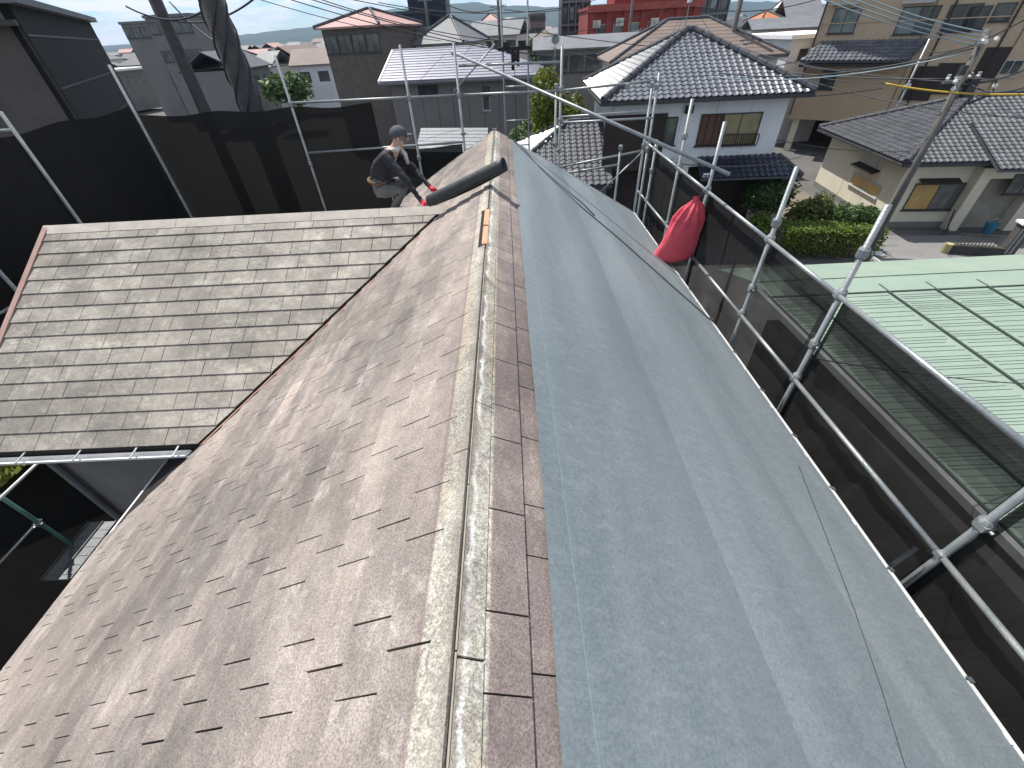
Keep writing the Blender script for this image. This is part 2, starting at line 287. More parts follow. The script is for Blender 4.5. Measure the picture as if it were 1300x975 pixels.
# ------------------------------------------------------------------ the house being re-roofed
house=thing('house','house under renovation with stripped brown shingle roof and grey underlayment sheet','house',(0,2,GZ))
Y0,Y1=-2.6,8.72; UL,UR=4.6,3.2
def PL(u,y,n=0): return V((RX-u*CO-n*SI, y, RZ-u*SI+n*CO))
def PR(u,y,n=0): return V((RX+u*CO+n*SI, y, RZ-u*SI+n*CO))
WY0,WZ0=3.02,-3.256; WXL=-6.2; TW=.577; WYR=5.63; WZR=WZ0+TW*(WYR-WY0)     # wing eave, ridge
def PW(x,s,n=0): return V((x, WY0+s*CO-n*SI, WZ0+s*SI+n*CO))
def PWB(x,s,n=0): return V((x, 2*WYR-WY0-s*CO+n*SI, WZ0+s*SI+n*CO))
SW=(WYR-WY0)/CO
VU0=(-RX+3.44)/CO   # u on the left slope where the valley meets the wing eave
def vx(y): return -3.44+(y-WY0)               # valley line in plan
# decks
d=MB(); dk=-.012
d.prism([PL(0,Y0,dk),PL(0,Y1,dk),PL(UL,Y1,dk),PL(UL,Y0,dk)],(0,0,-.12))
deckL=d.build('roof_deck',DARK,house)
d=MB().prism([PR(0.004,Y0,dk),PR(0.004,Y1,dk),PR(UR,Y1,dk),PR(UR,Y0,dk)],(0,0,-.12)); deckR=d.build('roof_deck',DARK,house)
d=MB(); d.prism([PW(WXL,0,dk),PW(-3.44,0,dk),PW(-.8,SW,dk),PW(WXL,SW,dk)],(0,0,-.1)); d.prism([PWB(WXL,0,dk),PWB(-3.44,0,dk),PWB(-.8,SW,dk),PWB(WXL,SW,dk)],(0,0,-.1)); d.build('roof_deck',DARK,house)
# shingle tabs
tabs=[]   # (poly2d, pos fn, material, height)
def add_tab(poly,fn,mat,lo): 
    if area(poly)>.0012: tabs.append((poly,fn,mat,lo))
GAP=.0066
def course(fn,mat,u0,u1,y0,y1,widths,clips=(),off=0,mir=False):
    y=y0+off; k=0
    while y+sum(widths)<y0: y+=sum(widths)
    while y<y1:
        wd=widths[k%len(widths)]; k+=1
        a,b=max(y,y0),min(y+wd-GAP-random.uniform(-.0012,.002),y1)
        if b-a>.03:
            p=[(u0,a),(u1,a),(u1,b),(u0,b)]
            for cl in clips: p=clip(p,*cl) if p else p
            if len(p)>2: add_tab(p,fn,mat,u1 if not mir else u0)
        y+=widths[(k-1)%len(widths)]
# left slope: coordinates (u, y); wing footprint removed on both sides of the valley
# valley front: X=-3.44+(y-3.02) -> RX-u*CO = -3.44+y-3.02 -> CO*u + y = RX+6.46 ; main side is  CO*u+y <= RX+6.46
vc_f=(CO,1,RX+6.46-.035); vc_b=(CO,-1,RX+3.44-(2*WYR-WY0)-.035)   # back valley: -3.44+( (2WYR-WY0)-y )
EX=.197
bounds=[.009,.088]+[.088+EX*i for i in range(1,26)]
for i,(a,b) in enumerate(zip(bounds,bounds[1:])):
    if a>UL-.02: break
    b=min(b,UL+.015); wd=[.225,.385,.385] if i else [1.9,2.3]
    # where the wing is deeper than this course use two pieces split in y
    um=(a+b)/2; yv=RX+6.46-.035-CO*um; yb=-(RX+3.44-(2*WYR-WY0)-.035)+CO*um
    off=(-.13 if i%2 else .37)-Y0%1-1 if i else -.4
    if yv<yb and RX-um*CO< -.79+.1:
        course(PL,SH_L,a,b,Y0,yv+.25,wd,(vc_f,),off); 
        if yb<Y1: course(PL,SH_L,a,b,yb-.25,Y1,wd,(vc_b,),off)
    elif i==0:
        course(PL,SH_L,a,b,Y0,3.47,wd,(),off); course(PL,SH_L,a,b,4.42,Y1,wd,(),off)
    else: course(PL,SH_L,a,b,Y0,Y1,wd,(),off)
for i,(a,b) in enumerate([(.1,.258),(.262,.45)]): course(PR,SH_R,a,b,Y0,Y1,[.385,.225,.385],(),-.0 if i else -.45)
# wing slope: coordinates (s, x); s upward, low edge = small s
course(PR,SH_R,.0115,.0985,Y0,Y1,[1.1,.9,1.3],(),-.3,True)
def PWs(s,x,n=0): return PW(x,s,n)
def PWBs(s,x,n=0): return PWB(x,s,n)
i=0; s=-.01
while s<SW-.03:
    e=.2
    for fn in (PWs,PWBs): course(fn,SH_W,s,min(s+e-.0015,SW-.02),WXL+.03,-.6,[.4,.4,.24],((-CO,1,-3.44-.05),),(-.05 if i%2 else -.57) ,True)
    s+=e; i+=1
def tab_mesh(poly,fn,lo):
    us=[p[0] for p in poly]; hi=max(us) if lo==min(us) else min(us); span=max(us)-min(us)
    def h(u): return -.005+.0135*(1-abs(u-lo)/max(.19,span))
    top=[fn(p[0],p[1],h(p[0])+random.uniform(-.0005,.0005)) for p in poly]; bot=[fn(p[0],p[1],-.0115) for p in poly]
    return top,bot
def proj_area(poly,fn):
    q=[]
    for p in poly:
        P=fn(p[0],p[1],0)
        x,y,wd=pix(P)
        if wd<.15 or P.y<.05: return 0
        q.append((x,y))
    cx=sum(a for a,b in q)/len(q); cyy=sum(b for a,b in q)/len(q)
    if not(-30<cx<1330 and -10<cyy<1000): return 0
    return area(q)
scored=sorted(range(len(tabs)),key=lambda i:-(proj_area(tabs[i][0],tabs[i][1]) if tabs[i][1] is not PWBs else 0))
top300=set(scored[:300]); stuff={}
for i,(poly,fn,mat,lo) in enumerate(tabs):
    tp,bt=tab_mesh(poly,fn,lo); mb=MB() if i in top300 else stuff.setdefault(mat.name,(MB(),mat))[0]
    n=len(tp); b=len(mb.v); mb.v+=bt+tp; t=.55*random.Random(round(lo*1000)+7).random()+.45*random.random()
    nr=(tp[1]-tp[0]).cross(tp[2]-tp[0]); fl=nr.z<0
    fs=[tuple(b+n+k for k in range(n))]+[(b+k,b+(k+1)%n,b+n+(k+1)%n,b+n+k) for k in range(n)]
    mb.f+=[f[::-1] for f in fs] if fl else fs; mb.t+=[t]*len(fs)
    if i in top300: mb.build('shingle',mat,house)
for k,(mb,mat) in stuff.items(): mb.build('shingle',mat,house,kind='stuff')
# ridge: sealant bead, open gap with timber
mb=MB(); 
y=Y0
while y<Y1:
    e=min(y+random.uniform(.5,1.1),Y1)
    if not(3.4<y<4.42): mb.obox(V((RX+.003,y,RZ-.02)),(.0058,0,0),(0,e-y-.006,0),(0,0,.02+random.uniform(-.002,.002)))
    y=e
    if 3.2<y<3.47 : y=3.45 if y<3.45 else y
mb.build('sealant_bead',SEAL,house,kind='stuff')
MB().obox(V((RX-.035,3.5,RZ-.045)),(.05,0,0),(0,.42,0),(0,0,.04)).build('ridge_timber',WOOD,house)
MB().obox(V((RX-.035,3.95,RZ-.045)),(.05,0,0),(0,.44,0),(0,0,.042)).build('ridge_timber',WOOD,house)
# valley flashing, wing trims
p0,p1=V((-3.44,WY0,WZ0)),V((-.8,WYR,WZR)); dv=(p1-p0)
sd=V((CO,0,SI)); 
mb=MB(); mb.obox(PL((RX+3.44)/CO,WY0-.05,.009),dv,V((.06,-.0,.06*TW)),V((0,0,.006))); vf=mb.build('valley_flashing',RUST,house)
MB().obox(PW(WXL-.03,-.03,-.09),(.07,0,0),V((0,SW*CO+.04,SW*SI+.02)),V((0,-.05,.10))).build('verge_trim',TRIM,house)
MB().obox(PWB(WXL-.03,-.03,-.09),(.07,0,0),V((0,-SW*CO-.02,SW*SI+.02)),V((0,.05,.10))).build('verge_trim',TRIM,house)
mb=MB()
x=WXL-.02
while x<-.7:
    e=min(x+.9,-.62); mb.prism([V((x,WYR-.1,WZR-.05)),V((x,WYR,WZR+.028)),V((x,WYR+.1,WZR-.05))],(e-x-.006,0,0)); x=e
mb.build('ridge_cap',M('pale_ridge_cap',(.5,.46,.4),(.36,.33,.29),6,.8),house)
# gutters
def gutter(name,P,Q,outw,r=.055):
    P,Q,outw=V(P),V(Q),V(outw).normalized(); mb=MB(); prof=[(0,-.015),(.0,-.06),(.04,-.07),(.085,-.045),(.09,-.012)]
    L_=[P+outw*a+V((0,0,b)) for a,b in prof]; D=Q-P
    for a,b in zip(L_,L_[1:]): mb.obox(a,D,b-a,(b-a).cross(D).normalized()*.004)
    mb.obox(L_[-1]-outw*.007+V((0,0,-.001)),D,outw*.016,V((0,0,.012)))
    return mb.build(name,WHITE,house)
gutter('gutter',(WXL-.05,WY0-.015,WZ0-.075),(-3.62,WY0-.015,WZ0-.075),(0,-1,0))
for x in (-5.9,-5.42,-4.8,-4.18,-3.72): MB().obox((x,WY0-.15,WZ0-.04),(.02,0,0),(0,.14,.02),(0,0,.008)).build('gutter_bracket',GALV,house)
# eave edges
lim=[-2.6,-1.2,.02,.65,1.3,1.98,2.56,3.2,3.87,4.6,5.4,6.2,7.0,7.8,8.74]
for a,b in zip(lim,lim[1:]):
    mb=MB(); mb.obox(PR(UR-.012,a,-.004),(0,b-a-.014,0),V((.05*CO,0,-.05*SI)),V((0,0,.012))); mb.obox(PR(UR+.038,a,-.03),(0,b-a-.014,0),V((.008,0,0)),V((0,0,.036))); mb.obox(PR(UR+.045,a,-.06),(0,b-a-.014,0),V((.012,0,0)),V((0,0,.06))); mb.build('eave_trim',WHITE,house)
for a in lim[1:-1]: MB().obox(PR(UR+.0,a-.022,.004),(0,.03,0),V((.06*CO,0,-.06*SI)),V((0,0,.012))).build('trim_clip',GALV_D,house)
for a in (.35,.97,1.62,2.28,2.9,3.5,4.2,5,5.8): MB().obox(PR(UR-.03,a,.004),(0,.05,0),V((.03*CO,0,-.03*SI)),V((0,0,.006))).build('trim_tab',WHITE,house)
mb=MB(); mb.obox(PL(UL,Y0,-.05),(0,Y1-Y0+.02,0),V((-.018,0,0)),V((0,0,.055))); mb.build('eave_trim',WHITE,house)
mb=MB()   # far verge trim of the main gable
for fn,ue in ((PL,UL),(PR,UR)):
    a,b=fn(0,Y1,-.08),fn(ue,Y1,-.08); mb.obox(a,b-a,(0,.04,0),(0,0,.1))
mb.build('verge_trim',M('grey_trim',(.25,.23,.22),rough=.6),house)
# underlayment sheets (lapping, the upper over the lower)
def sheet(u0,u1,n,tone):
    def fn(a,b):
        y=Y0+(Y1-.02-Y0)*b; u=u0+(u1-u0)*a
        if a==0: u+=.012*noise.noise(V((y*1.1,u0,2)))+.01*math.sin(y*.5)
        if a==1 and u1<3: u+=.006*noise.noise(V((y*.9,u1,5)))
        k=.0016*noise.noise(V((u*3,y*1.2,n*50)))+.0012*noise.noise(V((u*9+y*3,y*2,3)))
        return PR(u,y,n+k)
    mb=MB(); mb.grid(fn,26,150,tone)
    mb.build('underlayment_sheet',SHEET,house,smooth=True)
sheet(.345,1.428,.0165,.5); sheet(1.27,2.36,.0105,.56); sheet(2.24,3.195,.0045,.66)
# walls below
wm=MB(); wm.box(-3.75,-2.3,GZ,2.1,8.3,-3.75); wm.prism([(-3.75,-2.3,-3.75),(2.1,-2.3,-3.2),(RX,-2.3,RZ-.2)],(0,.1,0)); wm.prism([(-3.75,8.2,-3.75),(2.1,8.2,-3.2),(RX,8.2,RZ-.2)],(0,.1,0))
wm.build('wall',HOUSEW,house)
MB().box(-5.9,3.4,GZ,-3.76,7.9,-3.45).build('wall',HOUSEW,house); MB().prism([(-5.9,3.42,-3.45),(-5.9,7.88,-3.45),(-5.9,WYR,WZR-.22)],(.1,0,0)).build('wall',HOUSEW,house)
MB().tube((-5.86,3.34,GZ),(-5.86,3.34,-3.4),.045).build('downpipe',M('grey_pipe',(.16,.16,.165),rough=.5),house)
# things lying on the roof
r1=[(.38,8.6),(.75,7.9),(1.15,7.3),(1.6,6.85),(1.75,6.5)]; r2=[(.55,8.5),(.9,7.55),(1.5,6.6),(2.1,5.95),(2.75,5.05),(3.1,4.6),(3.23,4.45)]
MB().path([PR(u,y,.021) for u,y in r1],.0075,6).build('cord',CORD,loc=PR(1.15,7.3,.02),smooth=True,label='short black cord lying at the far top of the grey roof sheet',cat='cord',group='cords on the roof sheet')
MB().path([PR(u,y,.021) for u,y in r2],.0075,6).build('cord',CORD,loc=PR(1.5,6.6,.02),smooth=True,label='long black cord running down the grey sheet to the white eave trim',cat='cord',group='cords on the roof sheet')
MB().path([PR(2.9,2.1,.012),PR(2.63,1.44,.013),PR(2.4,.9,.013),PR(2.2,.5,.013),PR(2.05,.236,.013),PR(1.9,-.1,.013)],.0016,5).build('string',CORD,loc=PR(2.6,1.4,.01),smooth=True,label='hair-thin dark string stretched over the near lower part of the grey sheet',cat='string',group='cords on the roof sheet')
# ------------------------------------------------------------------ roll of membrane
def roll():
    A=V((-1.0,5.5,-1.70)); B=V((-.02,5.12,-1.235)); ax=(B-A).normalized(); up=(V((0,0,1))-ax*ax.z).normalized(); sd=ax.cross(up)
    L_=(B-A).length; mb=MB(); turns=2.3; n=46
    c0=A+up*.078
    def fn(a,b):
        th=b*turns*6.283+2.2; r=.05+.011*b*turns+.004*noise.noise(V((a*4,th,1)))
        if b>.93: r+=.05*(b-.93)/.07*(.4+.6*abs(math.sin(a*3.1)))
        return c0+ax*(L_*a+ .012*math.sin(th))+up*math.sin(th)*r+sd*math.cos(th)*r
    mb.grid(fn,18,n*2)
    o=mb.build('membrane_roll',ROLLM,loc=c0,smooth=True,label='loose black roll of roofing membrane laid across the ridge',cat='roll')
    m=o.modifiers.new('thick','SOLIDIFY'); m.thickness=.004
roll()
# ------------------------------------------------------------------ scaffolding
def collar(mb,p,r=.036,h=.05): mb.path([V(p)+V((0,0,-h)),V(p)+V((0,0,-h*.6)),V(p)+V((0,0,h*.6)),V(p)+V((0,0,h))],[r*.9,r*1.25,r*1.25,r*.9],10)
def clampmb(mb,p,s=.05):
    p=V(p); mb.obox(p-V((s,s*.8,s*.6)),(s*2,0,0),(0,s*1.6,0),(0,0,s*1.2)); mb.obox(p+V((s*.6,-s*.3,-s*.3)),(s*1.1,0,0),(0,s*.6,0),(0,0,s*.5)); mb.tube(p+V((0,-s*1.5,0)),p+V((0,s*1.5,0)),s*.3,6)
SX=2.87
scaf=thing('scaffold','galvanised tube scaffold standing along the eave beside the grey sheet','scaffold',(SX,4,GZ))
def pole(parent,x,y,z0,z1,r=.0243,mat=None,collars=()):
    o=MB().path([(x,y,z0),(x,y,z1)],r,12).build('pole',mat or GALV,parent,smooth=True)
    for z in collars: mb=MB(); collar(mb,(x,y,z)); mb.build('coupler',mat or GALV,o)
    return o
POL=[(-1.0,-.3,(-1.9,-2.85)),(1.32,-.4,(-2.47,-1.95)),(3.2,-1.14,(-1.52,-1.9,-2.43,-2.85)),(4.46,-1.17,(-1.72,-1.9,-2.5,-2.85)),(6.3,-1.06,(-1.9,-2.4,-2.85)),(7.6,-.95,(-1.45,-1.9,-2.85)),(9.0,-1.75,(-1.9,-2.3,-2.85))]
for y,zt,cs in POL: pole(scaf,SX,y,GZ,zt,collars=cs)
def rail(parent,P,Q,r=.0214,mat=None): return MB().tube(P,Q,r,12).build('rail',mat or GALV,parent,smooth=True)
ys=[-1.0,1.32,3.2,4.46,6.3,7.6,9.0,9.7]
for a,b in zip(ys,ys[1:]):
    for z in (-1.9,-2.86):
        rail(scaf,(SX-.03,a+.03,z),(SX-.03,b-.03,z))
for y in ys[:-1]:
    for z in (-1.9,-2.86): mb=MB(); clampmb(mb,(SX-.02,y,z),.032); mb.build('clamp',GALV,scaf)
for y,z in ((1.32,-2.47),(3.2,-2.43),(4.46,-2.5)): 
    m2=MB(); clampmb(m2,(SX-.01,y-.02,z),.036); m2.build('clamp',GALV,scaf)
rail(scaf,(SX-.05,1.45,-3.6),(SX+.5,1.7,-3.55),.02)
# long oblique tube from pole by the red bag to the far corner pole
MB().tube((2.80,5.65,-1.53),(-.98,10.02,-.30),.0243,12).build('brace',GALV,scaf,smooth=True)
for c in ((2.80,6.3,-1.71),(-.93,9.95,-.33)): m2=MB(); clampmb(m2,c,.04); m2.build('clamp',GALV_D,scaf)
# far scaffold beyond the gable
FY=9.75
far=thing('scaffold','tube scaffold with double rows of poles standing behind the far gable end','scaffold',(0,FY,GZ))
for x,y,zt in ((-1.88,FY,-.15),(-.9,FY,-.17),(1.08,FY,-.3),(1.05,FY+.6,-.95),(2.98,FY+.1,-.78),(2.85,FY,-.95),(2.36,FY-.05,-2.05),(2.84,FY-.35,-1.85),(-4.2,FY,-.2)): pole(far,x,y,GZ,zt,collars=(-.95,-2.0))
for P,Q in (((-4.2,FY,-.93),(-.9,FY,-.95)),((-.9,FY,-.95),(1.08,FY,-.97)),((1.08,FY,-.97),(2.95,FY+.1,-.9)),((-.85,FY,-.5),(1.05,FY,-.53)),((1.08,FY+.1,-1.42),(2.8,FY+.1,-1.4)),((1.08,FY-.03,-1.5),(2.95,FY-.03,-1.5)),((1.06,FY+.1,-2.35),(2.84,FY+.05,-2.1)),((1.1,FY-.05,-2.45),(2.36,FY-.05,-2.32)),((-4.2,FY,-1.8),(-.9,FY,-1.75))): rail(far,P,Q)
MB().tube((1.9,FY,-3.0),(2.85,FY,-2.1),.015,8).build('brace',GALV,far,smooth=True)
MB().tube((-1.0,FY+.05,-.9),(-.15,FY+.05,-.22),.014,8).build('brace',GALV,far,smooth=True)
for c in ((-.9,FY,-.95),(1.08,FY,-.97),(1.08,FY,-1.45),(-.9,FY,-1.6)): m2=MB(); clampmb(m2,c,.042); m2.build('clamp',GALV,far)
# ladder mast with hoist head
mast=thing('hoist_mast','tall thin ladder mast with a black pulley head rising behind the ridge end','hoist',(.2,9.95,GZ))
for x in (-.02,.45): MB().tube((x-.06 if x<0 else x-.02,9.95,GZ),(x+.02,9.95,1.2),.017,8).build('rail',GALV_D,mast,smooth=True)
for z in (.12,-.88,-.98,-1.45,-1.9,-2.35,.75): MB().tube((-.03,9.95,z),(.45,9.95,z),.014,8).build('rung',GALV,mast,smooth=True)
mb=MB(); mb.box(-.1,9.86,-.33,.53,9.98,-.27); mb.box(.0,9.84,-.27,.12,9.92,-.2); mb.box(.28,9.84,-.27,.42,9.92,-.19); mb.build('cross_beam',BLACK,mast)
mb=MB(); mb.box(.14,9.86,-.62,.2,9.93,-.33); mb.box(.24,9.86,-.56,.3,9.93,-.33); mb.path([(.22,9.85,-.42),(.22,9.94,-.42)],.07,12); mb.build('pulley',BLACK,mast)
MB().tube((.2,9.9,-.6),(.2,9.9,-3.2),.006,6).build('hoist_rope',CORD,mast)
# left scaffold in the alley
lf=thing('scaffold','green painted tube scaffold standing in the dark alley left of the roof','scaffold',(-7.2,3.4,GZ))
GPIPE=M('green_pipe',(.05,.13,.105),(.035,.09,.075),5,.5)
pole(lf,-7.2,3.4,GZ,-4.45,.026,GPIPE,(-5.25,)); pole(lf,-7.2,1.4,GZ,-4.3,.026,GPIPE); pole(lf,-7.3,5.6,GZ,-.75,.026); pole(lf,-7.3,7.2,GZ,-.6,.026); pole(lf,-7.3,9.75,GZ,-.2,.026)
rail(lf,(-7.02,2.9,-4.48),(-7.02,4.6,-4.48),.021,WHITE); rail(lf,(-7.22,1.3,-5.25),(-7.22,3.4,-5.25),.024,GALV_D); rail(lf,(-7.3,5.2,-2.75),(-7.3,7.2,-2.7)); rail(lf,(-10,7.3,-.83),(-7.3,7.2,-.83))
m2=MB(); clampmb(m2,(-7.2,3.38,-5.25),.045); m2.build('clamp',GALV,lf)
for k,x in enumerate((-7.22,-6.98)):
    mb=MB(); mb.obox((x,2.85,-5.95),(.215,0,0),(0,.95,0),(0,0,.035)); 
    for i in range(6): mb.obox((x+.02,2.92+i*.145,-5.914),(.17,0,0),(0,.05,0),(0,0,.008))
    mb.obox((x-.012,2.85,-5.95),(.014,0,0),(0,.95,0),(0,0,.06)); mb.obox((x+.21,2.85,-5.95),(.014,0,0),(0,.95,0),(0,0,.06))
    mb.build('walk_board',GALV_D,lf)
# nets
def net(name,label,P,Q,zt,zb,sagz=.05,out=(1,0,0),fold=.06,grp=None,nu=40,nv=30,base=0.,loc=None):
    P,Q,out=V(P),V(Q),V(out)
    def fn(a,b):
        p=P.lerp(Q,a); z=zt+(zb-zt)*b-(1-b)*sagz*math.sin(a*math.pi*max(1,round((Q-P).length/1.7)))**2
        o=fold*(b*noise.noise(V((a*7,b*1.4,1)))*1.6+.5*noise.noise(V((a*19,b*5,4)))*b)
        return V((p.x,p.y,z))+out*o
    mb=MB(); mb.grid(fn,nu,nv,lambda a,b: base+.22*max(0,b-.3)+(.22*max(0,1-b/.12)**.5 if b<.12 else 0)+(.3 if a<.02 or a>.97 else 0)+(.18 if ((Q-P).length>3 and (a*(Q-P).length/1.8)%1<.05) else 0))
    return mb.build(name,NET,loc=loc or P,smooth=True,label=label,cat='safety net',group=grp)
G='black safety nets hung on the scaffolds'
lab=['black mesh net on the scaffold nearest the camera in front of the green roof','black mesh net on the scaffold in front of the near half of the green roof','black mesh net hung beside the red sack in front of the road','dark mesh net filling the scaffold bay just past the red sack','farthest bay of black mesh at the roof corner']
for (a,b),lb in zip(((-1.0,1.32),(1.32,3.2),(3.2,6.3),(6.3,7.6),(7.6,9.4)),lab): net('safety_net',lb,(SX+.05,a+.01,0),(SX+.05,b-.01,0),-1.93,-5.3,.05,fold=.1,grp=G,loc=(SX+.05,(a+b)/2,-1.95))
net('safety_net','dark net screening the far scaffold behind the low wing roof',(-7.3,FY+.08,0),(-2.65,FY+.08,0),-1.0,-7.5,.05,(0,1,0),.08,G,60,30,.36,loc=(-5,FY+.08,-1))
net('safety_net','dark net hung lower beside the far left of the ridge end',(-2.64,FY+.08,0),(-.95,FY+.08,0),-1.8,-7.5,.05,(0,1,0),.08,G,24,30,.36,loc=(-1.8,FY+.08,-1.8))
net('safety_net','tall dark net beyond the verge of the low wing roof at the left edge',(-7.36,4.7,0),(-7.36,9.8,0),-.85,-8.2,.05,(-1,0,0),.08,G,60,30,.36,loc=(-7.36,7,-.85))
net('safety_net','black net hanging under the white tube in the left alley',(-7.42,.2,0),(-7.42,4.6,0),-4.6,-8.7,.04,(-1,0,0),.15,G,50,30,.4,loc=(-7.42,2.4,-4.5))
def tarp():
    def fn(a,b):
        y=-1.2+8.6*a; wv=.16*noise.noise(V((y*.9,2,b)))+.07*noise.noise(V((y*2.6,b*2,7)))
        return (2.42+.75*b+wv*b, y, -4.35-1.9*b+(.4*noise.noise(V((y*1.1,b*2.5,3)))+.16*noise.noise(V((y*3.2,b*4,9)))))
    MB().grid(fn,90,14).build('dust_sheet',DNET,loc=(2.8,3,-5),smooth=True,label='dark brown dust sheet sagging in folds below the right eave',cat='dust sheet')
tarp()
# ------------------------------------------------------------------ red sack
def sack():
    cx,cy_,zt=2.72,6.28,-1.98
    def fn(a,b):
        th=a*6.2832; h=b
        prof=[(0,.04),(.04,.03),(.07,.06),(.16,.15),(.3,.215),(.5,.245),(.75,.265),(.9,.27),(.96,.24),(1,.05)]
        for (x0,r0),(x1,r1) in zip(prof,prof[1:]):
            if x0<=h<=x1: r=r0+(r1-r0)*(h-x0)/(x1-x0); break
        pl=max(0,1-h*1.7); r*=1+.2*pl*math.sin(th*9+2*noise.noise(V((th,h*3,0))))+.05*noise.noise(V((math.cos(th)*2,math.sin(th)*2,h*5)))
        cor=1+.38*max(0,h-.55)*(abs(math.cos(th))**3)*(1.6 if math.cos(th)<0 else .5)
        k=.012*math.sin(10*h+3*th)*max(0,.7-h)
        return (cx-.17*max(0,h-.1)+r*math.cos(th)*1.05*cor+k, cy_+r*math.sin(th)*.62, zt-.98*h+.05*math.cos(th)*max(0,h-.5))
    t=thing('sack','red plastic sack tied to the scaffold rail above the eave','sack',(cx,cy_,zt-.95))
    MB().grid(fn,72,40).build('bag',REDBAG,t,smooth=True)
    MB().path([(cx+.0,cy_,zt-.06),(cx+.05,cy_,zt+.02),(cx+.12,cy_,zt+.1),(cx+.13,cy_+.03,zt+.02),(cx+.02,cy_+.02,zt-.05)],.008,6).build('tie',BLACK,t,smooth=True)
sack()
# ------------------------------------------------------------------ crouching worker
def worker():
    o=V((-1.72,6.28,WZR-.30))
    J={'pel':(-.16,0,.42),'sp':(-.06,0,.6),'ch':(.1,0,.78),'nk':(.2,0,.88),'hd':(.25,0,.93),'hd2':(.3,0,1.02)}
    for s,k in ((-1,'r'),(1,'l')):
        J['hp'+k]=(-.14,.1*s,.4); J['kn'+k]=(.26,.2*s,.42+.02*s); J['an'+k]=(-.02,.16*s,.09); J['hl'+k]=(-.05,.16*s,.045); J['to'+k]=(.2,.19*s,.045)
        J['sh'+k]=(.11,.19*s,.83)
    J['elr']=(.33,-.32,.6); J['wrr']=(.5,-.42,.36); J['par']=(.555,-.45,.305); J['ell']=(.36,.25,.58); J['wrl']=(.56,.05,.4); J['pal']=(.62,.0,.36)
    rad={'pel':.15,'sp':.135,'ch':.15,'nk':.06,'hd':.075,'hd2':.09}
    for k in 'rl': rad.update({'hp'+k:.1,'kn'+k:.068,'an'+k:.045,'hl'+k:.045,'to'+k:.038,'sh'+k:.068,'el'+k:.048,'wr'+k:.034,'pa'+k:.036})
    E=[('pel','sp'),('sp','ch'),('ch','nk'),('nk','hd'),('hd','hd2')]
    for k in 'rl': E+=[('pel','hp'+k),('hp'+k,'kn'+k),('kn'+k,'an'+k),('an'+k,'hl'+k),('hl'+k,'to'+k),('ch','sh'+k),('sh'+k,'el'+k),('el'+k,'wr'+k),('wr'+k,'pa'+k)]
    names=list(J); me=bpy.data.meshes.new('body_skeleton'); me.from_pydata([J[n] for n in names],[(names.index(a),names.index(b)) for a,b in E],[])
    t=bpy.data.objects.new('tmp',me); COL.objects.link(t); sk=t.modifiers.new('s','SKIN'); sk.use_smooth_shade=True
    for i,n in enumerate(names): me.skin_vertices[0].data[i].radius=(rad[n],rad[n]*(1.25 if n in('ch','sp','pel') else 1)); me.skin_vertices[0].data[i].use_root=(n=='pel')
    t.modifiers.new('b','SUBSURF').levels=2
    bm2=bpy.data.meshes.new_from_object(t.evaluated_get(bpy.context.evaluated_depsgraph_get())); bpy.data.objects.remove(t)
    p=thing('person','worker in dark clothes and red gloves crouching behind the low ridge holding the black roll','person',o)
    mats=[M('worker_shirt',(.03,.032,.04),rough=.85,scale=6),M('worker_trousers',(.16,.155,.15),rough=.9,scale=6),M('skin',(.5,.33,.25),rough=.5,bump=0),REDGLOVE,M('work_boot',(.12,.115,.135),rough=.6)]
    for m in mats: bm2.materials.append(m)
    for vtx in bm2.vertices:
        q=vtx.co; nn=min(names,key=lambda n:(V(J[n])-q).length)
        if nn not in('hd','hd2','nk') and nn[:2] not in('pa','to','hl'): vtx.co=q+vtx.normal*(.016*noise.noise(V((q.x*13,q.y*13,q.z*26)))+.008*noise.noise(V((q.x*34,q.y*34,q.z*50+4))))
    for f in bm2.polygons:
        c=f.center; near=min(names,key=lambda n:(V(J[n])-c).length)
        f.material_index=2 if near in('hd','hd2','nk') else 3 if near[:2]=='pa' else 4 if near[:2] in('to','hl') else 1 if near[:2] in('pe','hp','kn','an') else 0
    b=bpy.data.objects.new('body',bm2); COL.objects.link(b); b.parent=p
    for k,(wx,wy,wz),dr in (('r',J['par'],V((.7,-.3,-.6))),('l',J['pal'],V((.6,-.6,-.5)))):
        mb=MB(); dr=dr.normalized(); sd=dr.cross(V((0,0,1))).normalized(); up=sd.cross(dr); base=o+V((wx,wy,wz))
        mb.path([base-dr*.02,base+dr*.02,base+dr*.05],[.034,.04,.034],10)
        for i,l in enumerate((.066,.076,.072,.056)):
            q=base+dr*.045+sd*(i-1.5)*.021; mb.path([q,q+dr*l*.45+up*.004,q+dr*l*.75-up*.018,q+dr*l*.85-up*.04],[.0105,.0105,.0098,.0085],8)
        q=base+sd*.034*(1 if k=='r' else -1); mb.path([q,q+sd*.02*(1 if k=='r' else -1)+dr*.03,q+sd*.018*(1 if k=='r' else -1)+dr*.06-up*.012],[.013,.012,.01],8)
        mb.build('glove',REDGLOVE,None,loc=o,smooth=True).parent=p
    # face, ears and work cap
    hd=o+V((.3,0,1.0)); SK=mats[2]
    for c in p.children:
        if c.name.startswith('glove'): c.location=(0,0,0)
    def ball(c,r,sx=1,sy_=1,sz=1,name='x',mat=None):
        mb=MB(); mb.grid(lambda a,b:(c[0]+r*sx*math.cos(a*6.2832)*math.sin(b*math.pi),c[1]+r*sy_*math.sin(a*6.2832)*math.sin(b*math.pi),c[2]+r*sz*math.cos(b*math.pi)),16,10); q=mb.build(name,mat,None,loc=o,smooth=True); q.parent=p; q.location=(0,0,0)
